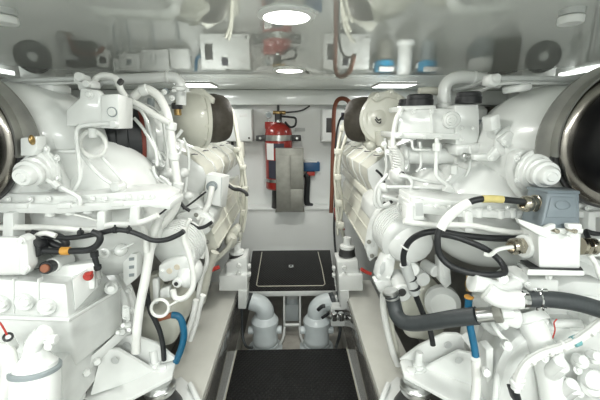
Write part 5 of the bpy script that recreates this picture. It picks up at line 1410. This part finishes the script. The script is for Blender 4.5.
h = thing('connector_hood', 'blue grey trapezoid connector hood clamped on the white terminal box', 'connector', W(555, 230, Yc))
part('hood', 'grey_hood', h, lambda bm: hexa(bm, [W(540, 231, Yc - .006), W(580, 232, Yc - .006), W(579.5, 193, Yc + .02), W(548.5, 191.5, Yc + .02)], [W(520.5, 222, Yc + .14), W(566, 223, Yc + .14), W(566, 189, Yc + .13), W(528, 188, Yc + .13)], .006, 3))
part('face_panel', 'grey_hood', h, lambda bm: hexa(bm, [W(546, 218, Yc - .001), W(577, 218, Yc - .001), W(576.5, 197, Yc + .014), W(551, 196.5, Yc + .014)], [W(546, 218, Yc + .02), W(577, 218, Yc + .02), W(576.5, 197, Yc + .03), W(551, 196.5, Yc + .03)], .003))
part('embossed_oval', 'grey_hood', h, lambda bm: tube(bm, [W(563 + 7.5 * math.cos(a * .2618), 205 + 4.6 * math.sin(a * .2618), Yc + .004) for a in range(24)], .0010, 6, True, False))
part('top_rib', 'grey_hood', h, lambda bm: hexa(bm, [W(547, 193, Yc + .012), W(580.5, 194, Yc + .012), W(580, 191, Yc + .02), W(548, 190, Yc + .02)], [W(526, 189, Yc + .14), W(566, 190, Yc + .14), W(566, 187, Yc + .14), W(527, 186.5, Yc + .14)], .002))
part('entry_gland', 'nickel', h, lambda bm: gland(bm, W(537, 203, Yc + .06), (-1, -.15, -.02), kg * .95), label='nickel gland on the hood')
# control cable with yellow marker
o = pipe(None, 'control_cable', [(527, 202, .95), (512, 200.5, .95), (498, 199, .95), (482, 199, .95), (470, 202, .95), (458, 209, .95), (447, 219, .95), (439, 231, .95), (437.5, 243, .95), (440, 255, .95), (449, 265, .94), (463, 271, .93), (482, 274.5, .92), (498, 274.5, .92), (505, 271.5, .93), (500, 261, .96), (487, 250, .97), (470, 242, .98), (455, 237, 1.0), (440, 234, 1.0)], .95, 3.3, 'rubber', seg=12)
tag(o, 'black control cable with a yellow marker and white sleeve looping from the grey hood', 'cable')
part('yellow_marker', 'yellow', o, lambda bm: T(bm, [(502.5, 199.5), (492, 198.8), (482.5, 199)], .95, 3.9, 14, smooth=False), label='yellow marker sleeve')
part('white_sleeve', 'hose_white', o, lambda bm: T(bm, [(469, 202.5), (458, 209), (447, 219), (440.5, 229)], .95, 5.0, 14), label='white sleeve')
# black hose with grey wrap
o = pipe(None, 'black_hose', [(606, 240, 1.0), (570, 239, 1.02), (530, 239, 1.02), (490, 238, 1.03), (460, 235, 1.04), (438, 231.5, 1.05), (421, 234, 1.07), (409, 242, 1.1), (403.5, 255, 1.12), (405, 268, 1.13), (410, 281, 1.14), (416, 296, 1.15), (424, 316, 1.16), (430, 330, 1.17), (433, 345, 1.17)], 1.0, 3.4, 'rubber', seg=12)
tag(o, 'black hose with a grey cloth wrap arching over the right ribbed cooler', 'hose')
part('cloth_wrap', 'grey', o, lambda bm: (T(bm, [(405, 264, 1.13), (409, 276, 1.138), (415, 293, 1.148)], 1.14, 5.6, 14),), label='grey cloth wrap')
for q in ((411, 279), (414.5, 288)):
    part('wrap_tie', 'rubber', o, lambda bm: disc(bm, q[0], q[1], 6.0, 1.14, .008, (.35, 0, -1)))
part('tie_ring', 'hose_white', o, lambda bm: disc(bm, 404.5, 247.5, 4.6, 1.11, .006, (.6, 0, 1)))
# big rubber hose with metal end
t = thing('rubber_hose', 'thick dark rubber hose bent to a steel end fitting, low on the right engine', 'hose', W(440, 325, 1.1))
part('hose', 'hose_dark', t, lambda bm: T(bm, [(391, 293, 1.2), (394, 304, 1.19), (396.5, 314, 1.17), (402, 321, 1.14), (412, 323.5, 1.11), (430, 322, 1.06), (452, 318.5, 1.0), (477, 315.5, .95)], 1.15, 7.2, 20))
part('end_clip', 'steel', t, lambda bm: (disc(bm, 390.5, 292.5, 8, 1.2, .02, (.3, 0, -1)), disc(bm, 392.5, 297, 7.8, 1.195, .01, (.3, 0, -1))))
part('ferrule', 'steel', t, lambda bm: cyl(bm, W(476, 315.5, .95), W(494, 314, .93), 8.2 * PXM(.94), None, .1, 28))
part('hex_nut', 'steel_dull', t, lambda bm: lathe(bm, W(493, 314, .93), W(501, 313.5, .92) - W(493, 314, .93), [(0, 8.5 * PXM(.93)), (.004, 9.8 * PXM(.93)), (.022, 9.8 * PXM(.93)), (.026, 8 * PXM(.93))], 6))
part('nipple', 'white', t, lambda bm: (cyl(bm, W(499, 321, .93), W(506, 327, .93), 4 * PXM(.93), None, .1, 6), cyl(bm, W(500, 313.5, .92), W(512, 313, .92), 6 * PXM(.93))))
# blue hose with brass end
o = pipe(None, 'blue_hose', [(469, 296, .98), (468.5, 308, .98), (469.5, 322, .97), (472, 336, .96), (474.5, 348, .95), (476, 361, .94)], .98, 3.6, 'blue', seg=14)
tag(o, 'blue hose with a brass fitting hanging behind the thick rubber hose, right', 'hose')
part('brass_elbow', 'brass', o, lambda bm: (cyl(bm, W(470, 276, .99), W(469.5, 291, .98), 3.8 * PXM(.98)), disc(bm, 470, 284, 4.8, .98, .02, (0, 0, 1), .1, 6)), label='brass fitting')
part('amber_ring', 'orange_tag', o, lambda bm: disc(bm, 469, 297, 4.6, .98, .008, (0, 0, 1)), label='amber ring')
part('white_tail', 'hose_white', o, lambda bm: T(bm, [(475.8, 359), (476.5, 375), (476, 390), (473, 412)], .93, 4.6, 14), label='white tail')
# white pump elbow pipe
t = thing('water_pipe', 'glossy white double elbow pipe below the terminal box', 'pipe', W(500, 290, .88))
part('rear_elbow', 'white', t, lambda bm: T(bm, [(473, 282.5, .92), (482, 284, .92), (492, 288, .92), (503, 289, .93), (514, 283, .95)], .92, 9.0, 22))
part('front_elbow', 'white', t, lambda bm: T(bm, [(487, 291, .88), (496, 297, .87), (507, 300, .87), (520, 299.5, .87)], .88, 9.4, 22))
part('end_rim', 'white', t, lambda bm: (lathe(bm, W(471, 282, .92), W(478, 283.5, .92) - W(471, 282, .92), [(0, 7 * PXM(.92)), (.002, 10 * PXM(.92)), (.012, 10.2 * PXM(.92)), (.016, 9 * PXM(.92))], 28)))
part('body', 'white', t, lambda bm: (cyl(bm, W(505, 288, .96), W(517, 274, 1.0), 12 * PXM(.96)), disc(bm, 515, 277, 13.5, .97, .02, (.6, 0, .9)), disc(bm, 502, 278, 5, .93, .03, (-.3, -1, .3)), slab(bm, [(525, 279), (560, 280), (559, 294), (530, 292)], .98, .05, .008)))
for q in ((502, 277), (549, 277), (528, 285)):
    boltpx(t, q[0], q[1], .92, 2.4)
# dark hose to the right edge with clamps
t = thing('water_hose', 'dark hose with steel clamps running off to the right edge', 'hose', W(560, 303, .86))
part('hose', 'hose_dark', t, lambda bm: T(bm, [(519, 299.5, .87), (535, 299, .865), (552, 299.5, .86), (572, 302, .855), (592, 307, .85), (625, 318, .85)], .87, 8.4, 22))
for (px, py) in ((523.5, 299.3), (537.5, 299), (544, 299.2)):
    c_ = part('clamp', 'chrome', t, lambda bm: disc(bm, px, py, 9.3, .866, .020 if px < 530 else .012, (1, -.03, 0)))
    if px > 530:
        part('clamp_screw', 'chrome', c_, lambda bm: (cyl(bm, W(px - 2.5, py - 9, .85), W(px + 2.5, py - 9, .85), 2.2 * PXM(.86)), cyl(bm, W(px, py + 8, .85), W(px, py + 11, .85), 2 * PXM(.86))))
# thin white cable from the left gland, white cable right
o = pipe(None, 'white_cable', [(512, 247, .93), (505, 248, .92), (497, 250, .92), (490, 255, .93), (484, 254, .94)], .92, 2.2, 'hose_white')
tag(o, 'short white cable entering the left gland of the terminal box', 'cable')
o = pipe(None, 'white_cable', [(590, 255, .92), (596, 264, .91), (600, 276, .90), (608, 288, .90)], .92, 2.4, 'hose_white')
tag(o, 'white cable dropping from the right gland at the right edge', 'cable')
o = pipe(None, 'black_cable', [(592, 246, .95), (586, 232, 1.0), (592, 233, 1.0), (608, 236, 1.0)], .95, 2.6, 'rubber')
tag(o, 'black cable end behind the right gland at the right edge', 'cable')
# right edge small box
t = thing('sensor_block', 'small white block beside the right gland at the right edge', 'box', W(596, 250, .98))
part('block', 'box', t, lambda bm: slab(bm, [(588, 240), (612, 238), (612, 256), (590, 258)], .97, .06, .006))

# ------------------------------------------------------------------ view
w = bpy.data.worlds.new('room_air'); S.world = w
w.use_nodes = True
w.node_tree.nodes['Background'].inputs['Color'].default_value = (0, 0, 0, 1)
S.view_settings.view_transform = 'Standard'
S.view_settings.look = 'None'
S.view_settings.gamma = 1.0
S.view_settings.use_curve_mapping = False
S.view_settings.exposure = 0.2
